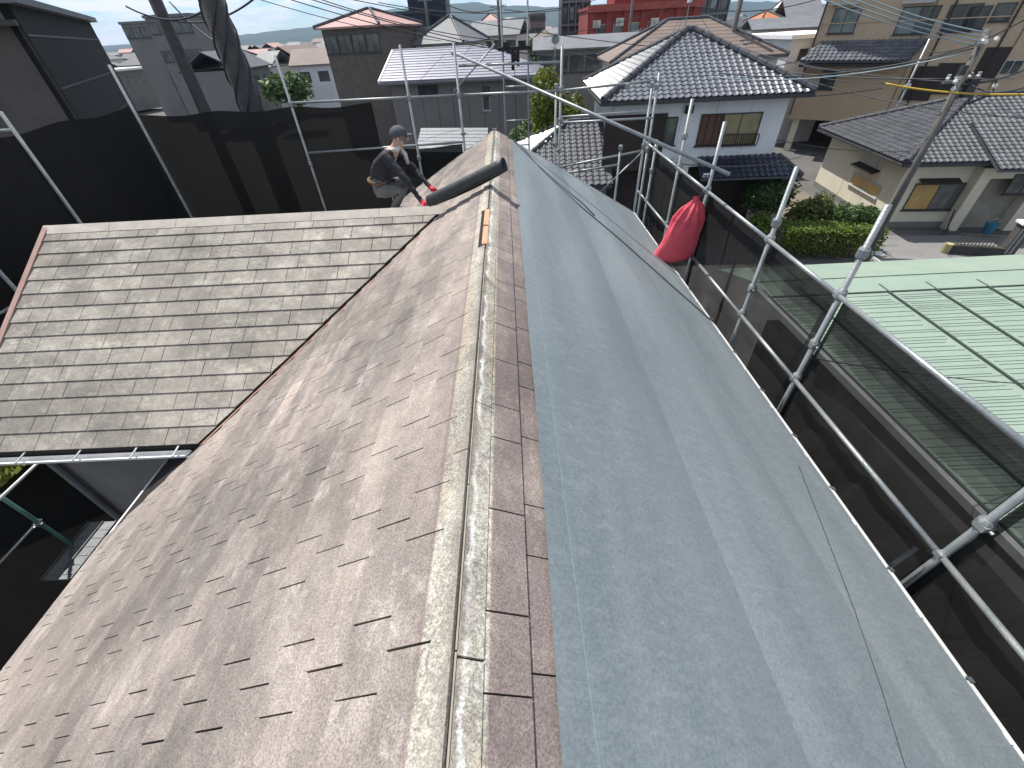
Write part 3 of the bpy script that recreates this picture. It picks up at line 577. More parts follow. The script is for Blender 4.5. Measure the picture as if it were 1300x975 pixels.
    ball(hd+V((.1,0,-.0)),.018,1,.8,1.4,'nose',SK); ball(hd+V((.085,.035,.03)),.011,1,1,1,'eye',BLACK); ball(hd+V((.085,-.035,.03)),.011,1,1,1,'eye',BLACK); ball(hd+V((.088,0,-.045)),.02,.5,1,.3,'mouth',M('lips',(.4,.2,.17),rough=.5,bump=0))
    for s in(-1,1): ball(hd+V((-.005,.095*s,.01)),.026,.7,.3,1.1,'ear',SK)
    c=o+V((.2,0,.885)); mb=MB(); mb.path([c+V((.075*math.cos(a*.449),.085*math.sin(a*.449),.02*math.cos(a*.449)+.006*math.sin(a*2)))for a in range(15)],[.03+.006*math.sin(a*1.7) for a in range(15)],8); mb.path([c+V((.075,.03,0)),c+V((.12,.04,-.08)),c+V((.13,.05,-.2))],[.026,.03,.022],8); q=mb.build('towel',M('white_towel',(.6,.6,.58),rough=.95),None,loc=o,smooth=True); q.parent=p; q.location=(0,0,0)
    hb=MB(); bc=o+V((-.11,0,.5)); hb.path([bc+V((.135*math.cos(a*.393),.165*math.sin(a*.393),-.03*math.cos(a*.393)))for a in range(17)],.022,6); q=hb.build('tool_belt',M('belt_leather',(.14,.08,.04),rough=.7),None,loc=o,smooth=True); q.parent=p; q.location=(0,0,0)
    mb=MB(); mb.grid(lambda a,b:(hd[0]-.01+.118*math.cos(a*6.2832)*math.sin(b*1.6),hd[1]+.11*math.sin(a*6.2832)*math.sin(b*1.6),hd[2]+.05+.105*math.cos(b*1.6)),24,8); mb.obox(hd+V((.09,-.07,.045)),(.075,0,-.012),(0,.14,0),(0,0,.008)); q=mb.build('cap',M('work_cap',(.07,.075,.09),rough=.8),None,loc=o,smooth=True); q.parent=p; q.location=(0,0,0)
worker()
# ------------------------------------------------------------------ building helpers
UP=V((0,0,1))
def rotv(deg): a=R(deg); return V((math.cos(a),math.sin(a),0)),V((-math.sin(a),math.cos(a),0))
def hit(x,y,P0,n): d=ray(x,y); return d*(V(P0).dot(n)/d.dot(n))
def window(par,P,ux,n,w,h,glass=None,frame=None,split=2,sill=True,fr=.05):
    P,ux,n=V(P),V(ux),V(n); mb=MB(); d=n*.05
    mb.obox(P-n*.01,ux*fr,UP*h,d); mb.obox(P+ux*(w-fr)-n*.01,ux*fr,UP*h,d); mb.obox(P+ux*fr-n*.01,ux*(w-2*fr),UP*fr,d); mb.obox(P+ux*fr+UP*(h-fr)-n*.01,ux*(w-2*fr),UP*fr,d)
    for i in range(1,split): mb.obox(P+ux*(w*i/split-fr*.4)+UP*fr-n*.008,ux*fr*.8,UP*(h-2*fr),d*.8)
    if sill: mb.obox(P-ux*.06-UP*.05,ux*(w+.12),UP*.05,n*.1)
    f=mb.build('window',frame or FRAME,par)
    for i in range(split):
        MB().obox(P+ux*(w*i/split+fr*.5)+UP*fr*.5-n*.012,ux*(w/split-fr*.9),UP*(h-fr),n*.026).build('pane',(glass[i%len(glass)] if isinstance(glass,(list,tuple)) else glass) or GLASS,f)
    return f
def win_px(par,box,P0,ux,n,**k):       # window from its surveyed outline on a facade plane
    n=V(n); A=hit(box[0],box[1],P0,n); B=hit(box[2],box[3],P0,n); a,b=A.dot(ux),B.dot(ux)
    lo=min(a,b); base=V(P0)+V(ux)*(lo-V(P0).dot(ux)); z=min(A.z,B.z); base.z=z
    return window(par,base,ux,n,abs(b-a),abs(A.z-B.z),**k)
def slab(par,name,pts,th,mat): return MB().prism(pts,(0,0,th)).build(name,mat,par)
TILEME={}
def tile_mesh(pw,pl,mat):
    k=(pw,pl,mat.name)
    if k in TILEME: return TILEME[k]
    mb=MB(); pr=[(-.5,.012),(-.36,.004),(-.18,.0),(0,.012),(.16,.05),(.32,.058),(.5,.022)]
    hi=[V((x*pw,pl*.55,h*pw/.3*.9+.004)) for x,h in pr]; lo=[V((x*pw,-pl*.5,h*pw/.3*1.1+.03)) for x,h in pr]; dn_=[V((x*pw,-pl*.5,h*pw/.3*.9-.012)) for x,h in pr]
    for i in range(6): mb.poly([lo[i],lo[i+1],hi[i+1],hi[i]],.5); mb.poly([dn_[i],dn_[i+1],lo[i+1],lo[i]],.5)
    TILEME[k]=mb; return mb
def tile_slope(par,poly,pw,pl,mat,parts=0,lift=.03):
    """poly: 3-D slope outline, first edge = eave, left to right seen from outside"""
    A,B=V(poly[0]),V(poly[1]); e=(B-A).normalized(); nr=None
    for p in poly[2:]:
        c=e.cross(V(p)-A)
        if c.length>1e-4: nr=c.normalized(); break
    if nr.z<0: nr=-nr
    g=nr.cross(e)
    if g.z<0: g=-g
    p2=[((V(p)-A).dot(e),(V(p)-A).dot(g)) for p in poly]
    smax=max(p[0] for p in p2); smin=min(p[0] for p in p2); tmax=max(p[1] for p in p2)
    def inside(x,y):
        c=False
        for i in range(len(p2)):
            (x1,y1),(x2,y2)=p2[i],p2[(i+1)%len(p2)]
            if (y1>y)!=(y2>y) and x<(x2-x1)*(y-y1)/(y2-y1)+x1: c=not c
        return c
    tm=tile_mesh(pw,pl,mat); cnt=0; sm=MB(); mes=None
    flip=e.cross(g).dot(nr)<0
    t=pl*.45
    while t<tmax:
        s=smin+pw*.5
        while s<smax:
            if inside(s,t) :
                jit=random.uniform(-.004,.004); 
                if cnt<parts:
                    if mes is None:
                        o=MB(); o.v=[V(v) for v in tm.v]; o.f=list(tm.f) if not flip else [f[::-1] for f in tm.f]; o.t=[.5]*len(tm.f); ob=o.build('roof_tile',mat,par,smooth=True); mes=ob
                    else:
                        ob=mes.copy(); COL.objects.link(ob); ob.parent=par
                    m=Matrix((e,g,nr)).transposed().to_4x4(); m.translation=A+e*s+g*t+nr*(lift+jit)-ORG[par]
                    if mes is ob:
                        for v in ob.data.vertices: v.co=v.co+ORG[par]   # undo origin shift so tile is centred
                    ob.matrix_local=m; cnt+=1
                else:
                    b=len(sm.v); sm.v+=[A+e*(s+v.x)+g*(t+v.y)+nr*(v.z+lift+jit) for v in tm.v]; r=random.random()
                    sm.f+=[tuple(b+i for i in (f if not flip else f[::-1])) for f in tm.f]; sm.t+=[r]*len(tm.f)
            s+=pw
        t+=pl
    if sm.v: sm.build('roof_tile',mat,par,smooth=True,kind='stuff')
def ridge_roll(par,P,Q,r,mat,seg=.45,name='ridge_cap'):
    P,Q=V(P),V(Q); n=max(1,int((Q-P).length/seg)); mb=MB()
    for i in range(n): mb.path([P.lerp(Q,i/n),P.lerp(Q,(i+.94)/n)],[r*1.08,r],8)
    mb.path([P-UP*r*.9,Q-UP*r*.9],r*1.0,6)
    return mb.build(name,mat,par,smooth=False)
def hip_roof(par,O,e1,e2,w,d,ze,rise,l_in,r_in,mat,thick=.12,tiles=None,caps=None,capr=.12,eave=True):
    """hip roof over eave rectangle; l_in/r_in: ridge set back from left/right ends (0 = gable)"""
    O=V(O); P=lambda a,b,z: V((O.x,O.y,0))+e1*a+e2*b+UP*z
    A,B,C,D=P(0,0,ze),P(w,0,ze),P(w,d,ze),P(0,d,ze); r0,r1=P(l_in,d/2,ze+rise),P(w-r_in,d/2,ze+rise)
    sl=[[A,B,r1,r0],[C,D,r0,r1]]
    if l_in: sl.append([D,A,r0])
    if r_in: sl.append([B,C,r1])
    for i,pl_ in enumerate(sl): slab(par,'roof',[p-UP*(thick) for p in pl_],thick,mat)
    if caps:
        for a,b in ([(r0,A),(r0,D)] if l_in else [])+([(r1,B),(r1,C)] if r_in else [])+([(r0,r1)] if (r1-r0).length>.3 else []): ridge_roll(par,b+UP*capr*.8,a+UP*capr*.8,capr,caps)
    return sl
def walls(par,O,e1,e2,w,d,z0,z1,mat,name='wall'): return MB().obox(V((O[0],O[1],z0)),e1*w,e2*d,UP*(z1-z0)).build(name,mat,par)
# ------------------------------------------------------------------ white two-storey tiled house
e1,e2=rotv(-3.0); O=V((4.16,21.15,0))
wh=thing('house','white two-storey house with silver-grey tiled hip roof and brown shuttered window','house',(8.4,21.5,GZ))
sl=hip_roof(wh,O,e1,e2,8.75,8.4,-2.6,2.08,4.15,4.2,DTILE,caps=RTILE,capr=.13)
tile_slope(wh,sl[0],.285,.27,WTILE,300); tile_slope(wh,sl[2],.285,.27,WTILE,0); tile_slope(wh,sl[3],.285,.27,WTILE,0)
W0=V((O.x,O.y,0))+e1*.62+e2*.6; walls(wh,W0,e1,e2,7.5,7.1,-5.4,-2.66,PWHITE); walls(wh,W0+e2*.9,e1,e2,7.5,6.2,GZ,-5.4,DKBROWN)
MB().obox(O+UP*-2.74-e2*.1,e1*8.75,e2*.11,UP*.1).build('gutter',FRAME,wh); MB().obox(O+UP*-2.74-e1*.1,e1*.1,e2*8.4,UP*.1).build('gutter',FRAME,wh)
fp=W0-e2*.0; nf=-e2
win_px(wh,(891,145,911,184),fp,e1,nf,glass=BRSHUT,frame=DKBROWN,split=3); win_px(wh,(917.5,144,957,183),fp,e1,nf,glass=GLASSC,split=2); win_px(wh,(838,149,855,184),fp,e1,nf,split=2)
rl=MB(); a=hit(914,184,fp,nf); b=hit(958,183,fp,nf)
for i in range(15): rl.obox(a.lerp(b,i/14)+nf*.15,e1*.03,UP*.42,nf*.03)
rl.obox(a+UP*.42+nf*.15,b-a,UP*.04,nf*.03); rl.build('window_rail',DKBROWN,wh)
a=hit(769,147,fp,nf); b=hit(836,215,fp,nf); MB().obox(V((a.x,a.y,b.z))-nf*.02,e1*(b-a).dot(e1),nf*.06,UP*(a.z-b.z)).build('balcony_shade_slab',DKBROWN,wh)  # flat dark slab on the wall stands for the shade inside the balcony
v=hit(871,132,fp,nf); MB().obox(v-UP*.35,e1*.35,UP*.3,nf*.12).build('vent_hood',DKBROWN,wh)
for i in (1.5,3.0,4.5,6.0): MB().obox(W0+e1*i-e2*.012+UP*-5.35,e1*.02,e2*.02,UP*2.65).build('panel_joint',FRAMEW,wh)
# skirt roof over the ground floor
S0=W0+e1*4.1-e2*1.15
slab(wh,'skirt_roof',[S0+UP*-5.75,S0+e1*4.5+UP*-5.75,S0+e1*3.7+e2*1.12+UP*-5.1,S0+e2*1.12+UP*-5.1],.08,DTILE)
tile_slope(wh,[S0+UP*-5.66,S0+e1*4.5+UP*-5.66,S0+e1*3.7+e2*1.12+UP*-5.01,S0+e2*1.12+UP*-5.01],.27,.26,NTILE,0)
slab(wh,'skirt_roof',[S0+e1*4.5+UP*-5.75,S0+e1*4.5+e2*6+UP*-5.75,S0+e1*3.7+e2*6+UP*-5.1,S0+e1*3.7+e2*1.12+UP*-5.1],.08,DTILE)
ridge_roll(wh,S0+e1*4.5+UP*-5.62,S0+e1*3.7+e2*1.12+UP*-4.98,.08,RTILE)
for i in range(4): MB().obox(W0+e1*(4.3+i*.85)+e2*.86+UP*(GZ+.2),e1*.8,e2*.06,UP*2.9).build('sliding_door',DKBROWN,wh)
def outdoor_unit(label,P,e1,e2,w=.8,h=.6,d=.3,grp=None):
    t=thing('outdoor_unit',label,'air conditioner',P,grp); P=V(P)
    MB().obox(P-e1*w/2,e1*w,e2*d,UP*h).build('case',M('unit_case',(.6,.59,.55),rough=.5),t)
    c=P-e1*w*.12+UP*h*.5-e2*.01; mb=MB()
    for r in (.22,.16,.1,.04): mb.path([c+e1*r*h/.6*math.cos(k*.5236)+UP*r*h/.6*math.sin(k*.5236) for k in range(13)],.008,4)
    mb.build('fan_grille',FRAME,t); return t
outdoor_unit('pale air conditioner standing on a shelf below the white house wall',W0+e1*3.2-e2*.6+UP*-5.55,e1,e2)
# ------------------------------------------------------------------ tiled annex
an=thing('annex','single-storey annex with grey tiled roof behind the gable scaffold','annex',(2,21.5,GZ))
e1,e2=rotv(-2.5); O=V((-1.0,20.95,0))
sl=hip_roof(an,O,e1,e2,5.85,8.2,-5.8,1.95,4.05,0,DTILE,caps=RTILE,capr=.11)
tile_slope(an,sl[0],.31,.29,DTILE,300); tile_slope(an,sl[2],.31,.29,WTILE,0)
walls(an,O+e1*.6+e2*.6,e1,e2,5.1,7,GZ,-5.85,HOUSEW); MB().obox(O+UP*-5.95-e2*.1,e1*5.8,e2*.11,UP*.1).build('gutter',FRAME,an)
# ------------------------------------------------------------------ house with silver metal roof
A=atZ(482,105,-2.6); A.z=0; e1,e2=rotv(-7); B=atY(684,97,A.y-1.5); wL=(B.x-A.x)/e1.x
mh=thing('house','grey house with bright silver stepped metal roof behind the scaffold','house',A+UP*GZ)
sl=hip_roof(mh,A,e1,e2,wL,8.6,-2.6,1.62,0,4.3,SILVER)
P=lambda a,b,z: A+e1*a+e2*b+UP*z
n=12
for i in range(n):
    f0,f1=i/n,(i+1)/n; L0=wL-4.3*f0; 
    q0,q1=P(0,4.3*f0,-2.6+1.62*f0),P(0,4.3*f1,-2.6+1.62*f1)
    MB().prism([q0+UP*.012,q0+e1*(wL-4.3*f0)+UP*.012,q1+e1*(wL-4.3*f1)+UP*.003,q1+UP*.003],(0,0,.05)).obox(q0-e2*.02+UP*-.01,e1*L0,e2*.03,UP*.09).build('roof_panel',SILVER,mh)
MB().obox(P(-.06,4.2,-.96),e1*(wL-4.1),e2*.2,UP*.08).build('ridge_cap',WROOF,mh); MB().obox(P(-.1,-.1,-2.66),e1*.16,e2*4.4,UP*.001+UP*.14).build('verge_trim',WROOF,mh) if False else None
mb=MB(); mb.obox(P(-.12,-.02,-2.66),e1*.14,e2*4.3+UP*1.62,UP*.16); mb.build('verge_trim',WROOF,mh)
MB().obox(P(-.1,-.16,-2.76),e1*(wL+.15),e2*.16,UP*.12).build('gutter',GALV_D,mh)
Wm=A+e1*.5+e2*.5; walls(mh,Wm,e1,e2,wL-1.1,7.4,GZ,-2.66,PGREY); 
win_px(mh,(530,109,557,121),Wm,e1,-e2); win_px(mh,(612,110,622,121),Wm,e1,-e2,split=1); win_px(mh,(612,122,623,140),Wm,e1,-e2,split=1,frame=FRAMEW)
for i in range(1,8): MB().obox(Wm+e1*(i*1.15)-e2*.012+UP*(GZ+.3),e1*.025,e2*.02,UP*5.7).build('panel_joint',FRAME,mh)
q=atY(500,150,27); lt=thing('lean_to','low lean-to roof of silver ribbed sheets in front of the grey house','shed',(q.x,27,GZ))
for i in range(7): MB().obox(V((-5.2,26.2+i*.42,-5.1+i*.1)),(4.1,-1.1,0),V((0,.4,.08)),V((0,0,.05))).build('roof_panel',GALV_D,lt)
walls(lt,(-5.0,26.4,0),*rotv(-15),3.9,3,GZ,-5.12,DKBROWN)
# ------------------------------------------------------------------ beige single-storey house
e1,e2=rotv(-7); O=V((18.5,20.95,0))
bh=thing('house','single-storey beige house with dark grey tiled hip roof and ochre blinds','house',(19.2,21.6,GZ))
sl=hip_roof(bh,O,e1,e2,13,8.8,-5.6,1.95,4.4,4.4,DTILE,caps=RTILE,capr=.12)
for k in (0,2): tile_slope(bh,sl[k],.27,.26,DTILE,0)
O2=O+e1*3.5-e2*.75     # projecting part right of the porch
slab(bh,'porch_roof',[O2+UP*-5.86,O2+e1*9+UP*-5.86,O2+e1*9+e2*3+UP*-4.5,O2+e2*3+UP*-4.5],.1,DTILE); tile_slope(bh,[O2+UP*-5.75,O2+e1*9+UP*-5.75,O2+e1*9+e2*3+UP*-4.4,O2+e2*3+UP*-4.4],.27,.26,DTILE,0)
Wb=O+e1*.65+e2*.6; walls(bh,Wb,e1,e2,11.7,7.5,GZ+.3,-5.66,CREAM); walls(bh,Wb-e1*.02-e2*.02,e1,e2,11.74,7.54,GZ,GZ+.3,CONC,'foundation')
Wp=Wb+e1*3.0-e2*.5; 
walls(bh,Wp,e1,e2,.5,.49,GZ,-5.9,CREAM,'porch_pier'); walls(bh,Wp+e1*2.6,e1,e2,4.5,.49,GZ,-5.9,CREAM,'porch_wall'); walls(bh,Wp+e1*.5,e1,e2,2.1,.45,-6.35,-5.9,CREAM,'porch_lintel')
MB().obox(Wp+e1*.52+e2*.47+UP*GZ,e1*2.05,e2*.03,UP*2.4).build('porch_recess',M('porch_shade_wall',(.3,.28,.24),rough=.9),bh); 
mb=MB(); mb.obox(O+UP*-5.75-e2*.1,e1*3.5,e2*.1,UP*.1); mb.build('gutter',FRAME,bh); MB().obox(O+UP*-5.75-e1*.1,e1*.1,e2*8.8,UP*.1).build('gutter',FRAME,bh)
def hood(P,ux,n,w): MB().prism([P-UP*.02,P+ux*w-UP*.02,P+ux*w+n*.42-UP*.16,P+n*.42-UP*.16],(0,0,.05)).build('window_hood',DKBROWN,bh)
f=win_px(bh,(1163,233,1207,266),Wb,e1,-e2,glass=[GLASSO,GLASS],split=2); a=hit(1172,231,Wb,-e2); a.z=hit(1190,227,Wb,-e2).z; hood(a-e1*.25,e1,-e2,1.75)
bx=(1085,219,1113,252); f=win_px(bh,bx,Wb,e2,-e1,glass=GLASSO,split=2,frame=FRAMEW); a=hit(1112,219,Wb,-e1); hood(a-e2*.3+UP*.12,e2,-e1,2.1)
win_px(bh,(1290,221,1312,246),Wp,e1,-e2,glass=GLASS)
for i in (1.4,2.8): MB().obox(Wb-e1*.01+e2*(i*1.6)+UP*(GZ+.35),e1*.02,e2*.03,UP*2.75).build('panel_joint',FRAMEW,bh)
# ------------------------------------------------------------------ tan apartment building
e1,e2=rotv(-38); O=V((22.6,38.6,0))
ta=thing('apartment_building','tall tan stucco apartment building with tiled canopy and open ground floor','apartment building',O+UP*GZ)
walls(ta,O,e1,e2,30,12,-6.5,8.5,TAN); 
for i in range(9): walls(ta,O+e1*(.4+i*3.6)+e2*.3,e1,e2,.45,.45,GZ,-6.5,CREAM,'pillar')
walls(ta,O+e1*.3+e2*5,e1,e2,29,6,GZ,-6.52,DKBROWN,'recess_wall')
nf=-e2
for bx,k in (((1061,11,1083,42),dict(glass=GLASST)),((1148,9,1180,43),dict(glass=[GLASST,GLASS])),((1208,6,1232,40),dict()),((1232,8,1246,37),dict(split=1)),((1267,4,1280,27),dict(split=1)),((1046,88,1056,114),dict(split=1)),((1277,76,1290,97),dict(frame=FRAMEW))): win_px(ta,bx,O,e1,nf,**k)
for bx in ((1056,3,1090,7),(1145,0,1186,5)):
    a=hit(bx[0],bx[3],O,nf); b=hit(bx[2],bx[3],O,nf); MB().obox(V((a.x,a.y,a.z)),e1*(b-a).dot(e1),nf*.5,UP*.12).build('window_hood',FRAMEW,ta)
a=hit(1042,53,O,nf); b=hit(1178,53,O,nf); wv=(b-a).dot(e1); base=a.copy()
q=[base+nf*1.5-e1*.7-UP*1.0,base+nf*1.5+e1*(wv-.6)-UP*1.0,base+e1*wv,base]
slab(ta,'canopy_roof',[p-UP*.1 for p in q],.1,DTILE); tile_slope(ta,q,.3,.3,WTILE,0); MB().obox(q[0]-UP*.35,q[1]-q[0],e2*1.45,UP*.2).build('canopy_soffit',DKBROWN,ta)
for x0,y0,x1,y1 in ((1160,84,1178,128),(1193,80,1205,120),(1253,60,1262,100)):
    a=hit(x0,y0,O,nf); b=hit(x1,y1,O,nf); MB().obox(V((a.x,a.y,b.z)),e1*abs((b-a).dot(e1)),nf*.06,UP*(a.z-b.z)).build('service_door',DKBROWN,ta)
for x in (1214,1298,1050):
    a=hit(x,4,O,nf); MB().tube(V((a.x,a.y,-6.2))+nf*.08,V((a.x,a.y,7))+nf*.08,.05,8).build('downpipe',DKBROWN,ta)
for z in (-3.6,-.8,2.0): MB().obox(O+UP*z+nf*.02,e1*30,nf*.03,UP*.05).build('string_course',TAN,ta)
for i in range(5): MB().obox(O+e1*(6.1+i*4.7)+nf*.015+UP*-6.2,e1*.03,nf*.03,UP*13).build('panel_joint',DKBROWN,ta)
# ------------------------------------------------------------------ green metal roof building
Zt=-5.2; dvr=V((-.101,1,.0746)); gx=[6.15,7.05,8.99,10.13,11.37,12.6,13.85,15.1]
gb=thing('shed','low building with pale green standing-seam metal roof beyond the black nets','shed',(9,6,GZ))
def PG(x,t,n=0): return V((x,9.25,Zt))-dvr*t+UP*n
for a,b in zip(gx,gx[1:]):
    pnl=MB().prism([PG(a,.4),PG(b,.4),PG(b,9.5),PG(a,9.5)],(0,0,-.05)).build('roof_panel',GREENM,gb)
    rb=MB(); t=.55
    while t<9.4:      # fine uneven pressed ribs across each bay
        st=random.uniform(0,.12)*(b-a); w_=(b-a)*random.uniform(.86,.97)-st
        rb.obox(PG(a+.04+st,t,-.002),(w_,0,0),-dvr*.018,(0,0,.014)); t+=random.choice((.07,.09,.13,.17))
    rb.build('pressed_rib',GREENM,pnl,kind='stuff')
for x in gx: MB().obox(PG(x-.022,.12,0),(.044,0,0),-dvr*9.4,(0,0,.04)).build('roof_batten',GREEND,gb)
mb=MB().obox(PG(6.1,.42,.0),(9.1,0,0),dvr*.62,(0,0,.035)); mb.build('ridge_flashing',GREENM,gb); MB().obox(PG(6.1,.44,-.01),(9.1,0,0),dvr*.025,(0,0,.03)).build('flashing_joint',GREEND,gb)
MB().obox(PG(6.02,-.2,-.12),(.1,0,0),-dvr*9.7,(0,0,.14)).build('gutter',M('pale_gutter',(.4,.42,.4),rough=.5),gb)
MB().box(6.5,-.2,GZ,15,9.0,-6.0).build('wall',M('dark_shed_wall',(.06,.058,.055),rough=.85),gb)
slab(gb,'roof_slope',[V((6.1,9.5,Zt)),V((15.2,9.5,Zt)),V((15.2,11.4,-5.75)),V((6.1,11.4,-5.75))],.05,GREENM)
# carport
cpz=-6.55; q=[atZ(1108,329,cpz),atZ(1157,330,cpz),atZ(1236,354,cpz),atZ(1152,357,cpz)]
cpt=thing('carport','flat dark panelled carport roof with white edge beside the green roof','carport',(q[0].x,q[0].y,GZ))
pn=M('carport_panel',(.045,.05,.06),rough=.35,bump=0)
m1,m2=q[0].lerp(q[3],.52),q[1].lerp(q[2],.55)
MB().prism([q[0],q[1],m2,m1],(0,0,.04)).build('roof_panel',pn,cpt); MB().prism([m1+V((0,-.04,0)),m2+V((0,-.04,0)),q[2],q[3]],(0,0,.04)).build('roof_panel',pn,cpt)
MB().obox(q[0],q[3]-q[0],V((-.06,0,0)),(0,0,.09)).build('edge_beam',FRAMEW,cpt); MB().obox(m1+UP*.005,m2-m1,V((0,-.05,0)),(0,0,.06)).build('edge_beam',FRAMEW,cpt)
for p in q: MB().tube(V((p.x,p.y,GZ)),p-UP*.002,.04,8).build('post',FRAMEW,cpt)
# ------------------------------------------------------------------ yard: driveway, gate, planters
MB().poly([(16.2,15.2,GZ+.004),(40,10.5,GZ+.004),(40,18,GZ+.004),(16.6,20.6,GZ+.004)],.5).build('driveway',CONC,kind='structure')
MB().poly([(10.5,18.6,GZ+.006),(16.6,18.2,GZ+.006),(18.8,21.5,GZ+.006),(19,30,GZ+.006),(10.5,24,GZ+.006)],.5).build('garden_soil',M('soil',(.2,.17,.13),rough=.95),kind='structure')
MB().poly([(16.6,18.3,GZ+.011),(17.4,18.1,GZ+.011),(17.5,18.6,GZ+.011),(16.7,18.8,GZ+.011)],.5).build('manhole_slab',WROOF,kind='structure')
p0=atZ(1200,322,GZ); p1=atZ(1268,327,GZ); p0.z=p1.z=GZ; gd=(p1-p0).normalized(); gn=V((-gd.y,gd.x,0)); gl=(p1-p0).length
gw=thing('gate_wall','low dark garden wall with rounded yellowish end and black bar fence on top','fence',p0)
mb=MB(); mb.path([p0+gn*.14+UP*.0,p0+gn*.14+UP*.42],.17,14); mb.build('wall_end',M('lichened_cap',(.42,.37,.2),rough=.9),gw); MB().obox(p0+gd*.05,gd*(gl-.05),gn*.28,UP*.4).build('wall',M('dark_masonry',(.07,.065,.06),rough=.9),gw)
for i in range(11): MB().obox(p0+gd*(.25+i*.13)+gn*.12+UP*.4,gd*.025,gn*.025,UP*.46).build('bar',FRAME,gw)
MB().obox(p0+gd*.22+gn*.11+UP*.86,gd*1.45,gn*.045,UP*.04).build('top_rail',FRAME,gw)
q=p1+gd*.02; gp=thing('gate_pillar','dark gate pillar with white flat cap and two silver stripes','gate pillar',q)
MB().obox(q,gd*.42,gn*.42,UP*1.45).build('shaft',M('pillar_stone',(.1,.095,.09),rough=.8),gp); MB().obox(q-gd*.08-gn*.08+UP*1.45,gd*.58,gn*.58,UP*.09).build('cap',WROOF,gp)
for k in (.04,.2): MB().obox(q+gd*k-gn*.012+UP*.2,gd*.07,gn*.02,UP*1.1).build('stripe',GALV,gp)
q=atZ(1252,296,GZ+.15); t=thing('bucket','blue plastic bucket standing in the porch of the beige house','bucket',q); 
MB().path([q,q+UP*.5],[.19,.26],14).build('pail',M('blue_plastic',(.04,.17,.26),rough=.5),t); MB().path([q+V((.25*math.cos(a*.3),0,.5+.2*math.sin(a*.3))) for a in range(11)],.012,5).build('handle',FRAMEW,t)
q=atZ(1198,299,GZ); t=thing('garden_tool','dark garden spade leaning against the beige house wall','tool',q); MB().tube(q+UP*.2,q+V((.25,.5,1.1)),.03,8).build('handle',DKBROWN,t); MB().obox(q-V((.15,0,0)),(.3,0,0),(.03,.06,.28),(0,.03,0)).build('blade',FRAME,t)
# alley things
q=atZ(990,500,-8.0); q.z=GZ; outdoor_unit('grey-green air conditioner in the dark alley below the scaffold',q,*rotv(60),1.0,.75,.45)
q=atZ(985,468,-8.2); t=thing('tarpaulin_bundle','dark blue crumpled tarpaulin bundle lying in the alley','tarpaulin',(q.x,q.y,GZ))
mb=MB(); mb.grid(lambda a,b:V((q.x,q.y,GZ))+V((.55*math.cos(a*6.2832)*math.sin(b*1.57)*(1+.3*noise.noise(V((a*8,b*4,1)))),.6*math.sin(a*6.2832)*math.sin(b*1.57),.7*math.cos(b*1.57)*(1+.25*noise.noise(V((a*9,b*5,3)))))),30,12); mb.build('cloth',M('blue_tarp',(.03,.04,.12),rough=.6),t)
for dx in (0,.9): MB().tube((q.x-.4+dx,q.y+.7,GZ),(q.x-.4+dx,q.y+.7,GZ+1.3),.02,6).build('rack_post',GALV_D,t)
MB().poly([(3.2,-2,GZ+.004),(6.4,-2,GZ+.004),(6.4,14,GZ+.004),(3.2,14,GZ+.004)],.5).build('alley_path',M('mossy_ground',(.1,.095,.07),(.06,.058,.045),1.5,.95),kind='structure')
# ------------------------------------------------------------------ plants
def leaves(mb,C,rad,n,size,shell=.55,flat=1.):
    C=V(C)
    for _ in range(n):
        d=V((random.gauss(0,1),random.gauss(0,1),random.gauss(0,1))).normalized(); k=random.random()**.45
        lump=1+.33*noise.noise(d*2.3+C)+.2*noise.noise(d*5.5+C)
        p=C+V((d.x*rad[0],d.y*rad[1],d.z*rad[2]))*(shell+(1-shell)*k)*lump*random.uniform(.86,1.06)
        a=V((random.gauss(0,1),random.gauss(0,1),random.gauss(0,.6))).normalized(); b=a.cross(d+V((random.gauss(0,.5),random.gauss(0,.5),random.gauss(0,.5)))).normalized(); s=size*random.uniform(.6,1.3)
        t=min(1,max(0,.5+.5*noise.noise(p*1.4)+random.uniform(-.25,.25)))
        mb.poly([p-a*s,p-b*s*.45,p+a*s,p+b*s*.45],t)
def tree(name,label,cat,base,h,rad,lumps,leaf,n,size,grp=None):
    base=V(base); t=thing(name,label,cat,base,grp); top=base+UP*(h-rad[2]*.6)
    mb=MB(); tr=max(.05,h*.022); mb.path([base,base.lerp(top,.4)+V((.05,.03,0)),base.lerp(top,.8),top],[tr*1.3,tr,tr*.7,tr*.3],8); mb.build('trunk',BARK,t,smooth=True)
    lb=MB(); c=base+UP*(h-rad[2])
    for i in range(lumps):
        a=i*2.4+random.random(); p=c+V((math.cos(a)*rad[0]*.55,math.sin(a)*rad[1]*.55,random.uniform(-.5,.55)*rad[2])) if i else c
        leaves(lb,p,(rad[0]*.62,rad[1]*.62,rad[2]*.6) if lumps>1 else rad,n//lumps,size)
        if i: MB().path([base.lerp(top,.45),p.lerp(c,.4),p],[tr*.6,tr*.4,tr*.15],6).build('limb',BARK,t,smooth=True)
    lb.build('crown',leaf,t); return t
p=atY(712,120,26.5); tree('tree','bushy yellow-green tree behind the gable scaffold','tree',(p.x,27,GZ),7.1,(1.35,1.3,2.3),8,LEAF_Y,6500,.16)
p=atY(670,150,27.5); tree('tree','dark green tree low between the silver roof and the tiled annex','tree',(p.x,27.8,GZ),5.0,(1.2,1.2,1.7),6,LEAF_D,3500,.15)
p=atY(668,75,40); tree('tree','dark tree beyond the hoist mast at the end of the silver roof','tree',(p.x,40,GZ),6.6,(2,2,2.3),6,LEAF_D,2200,.25)
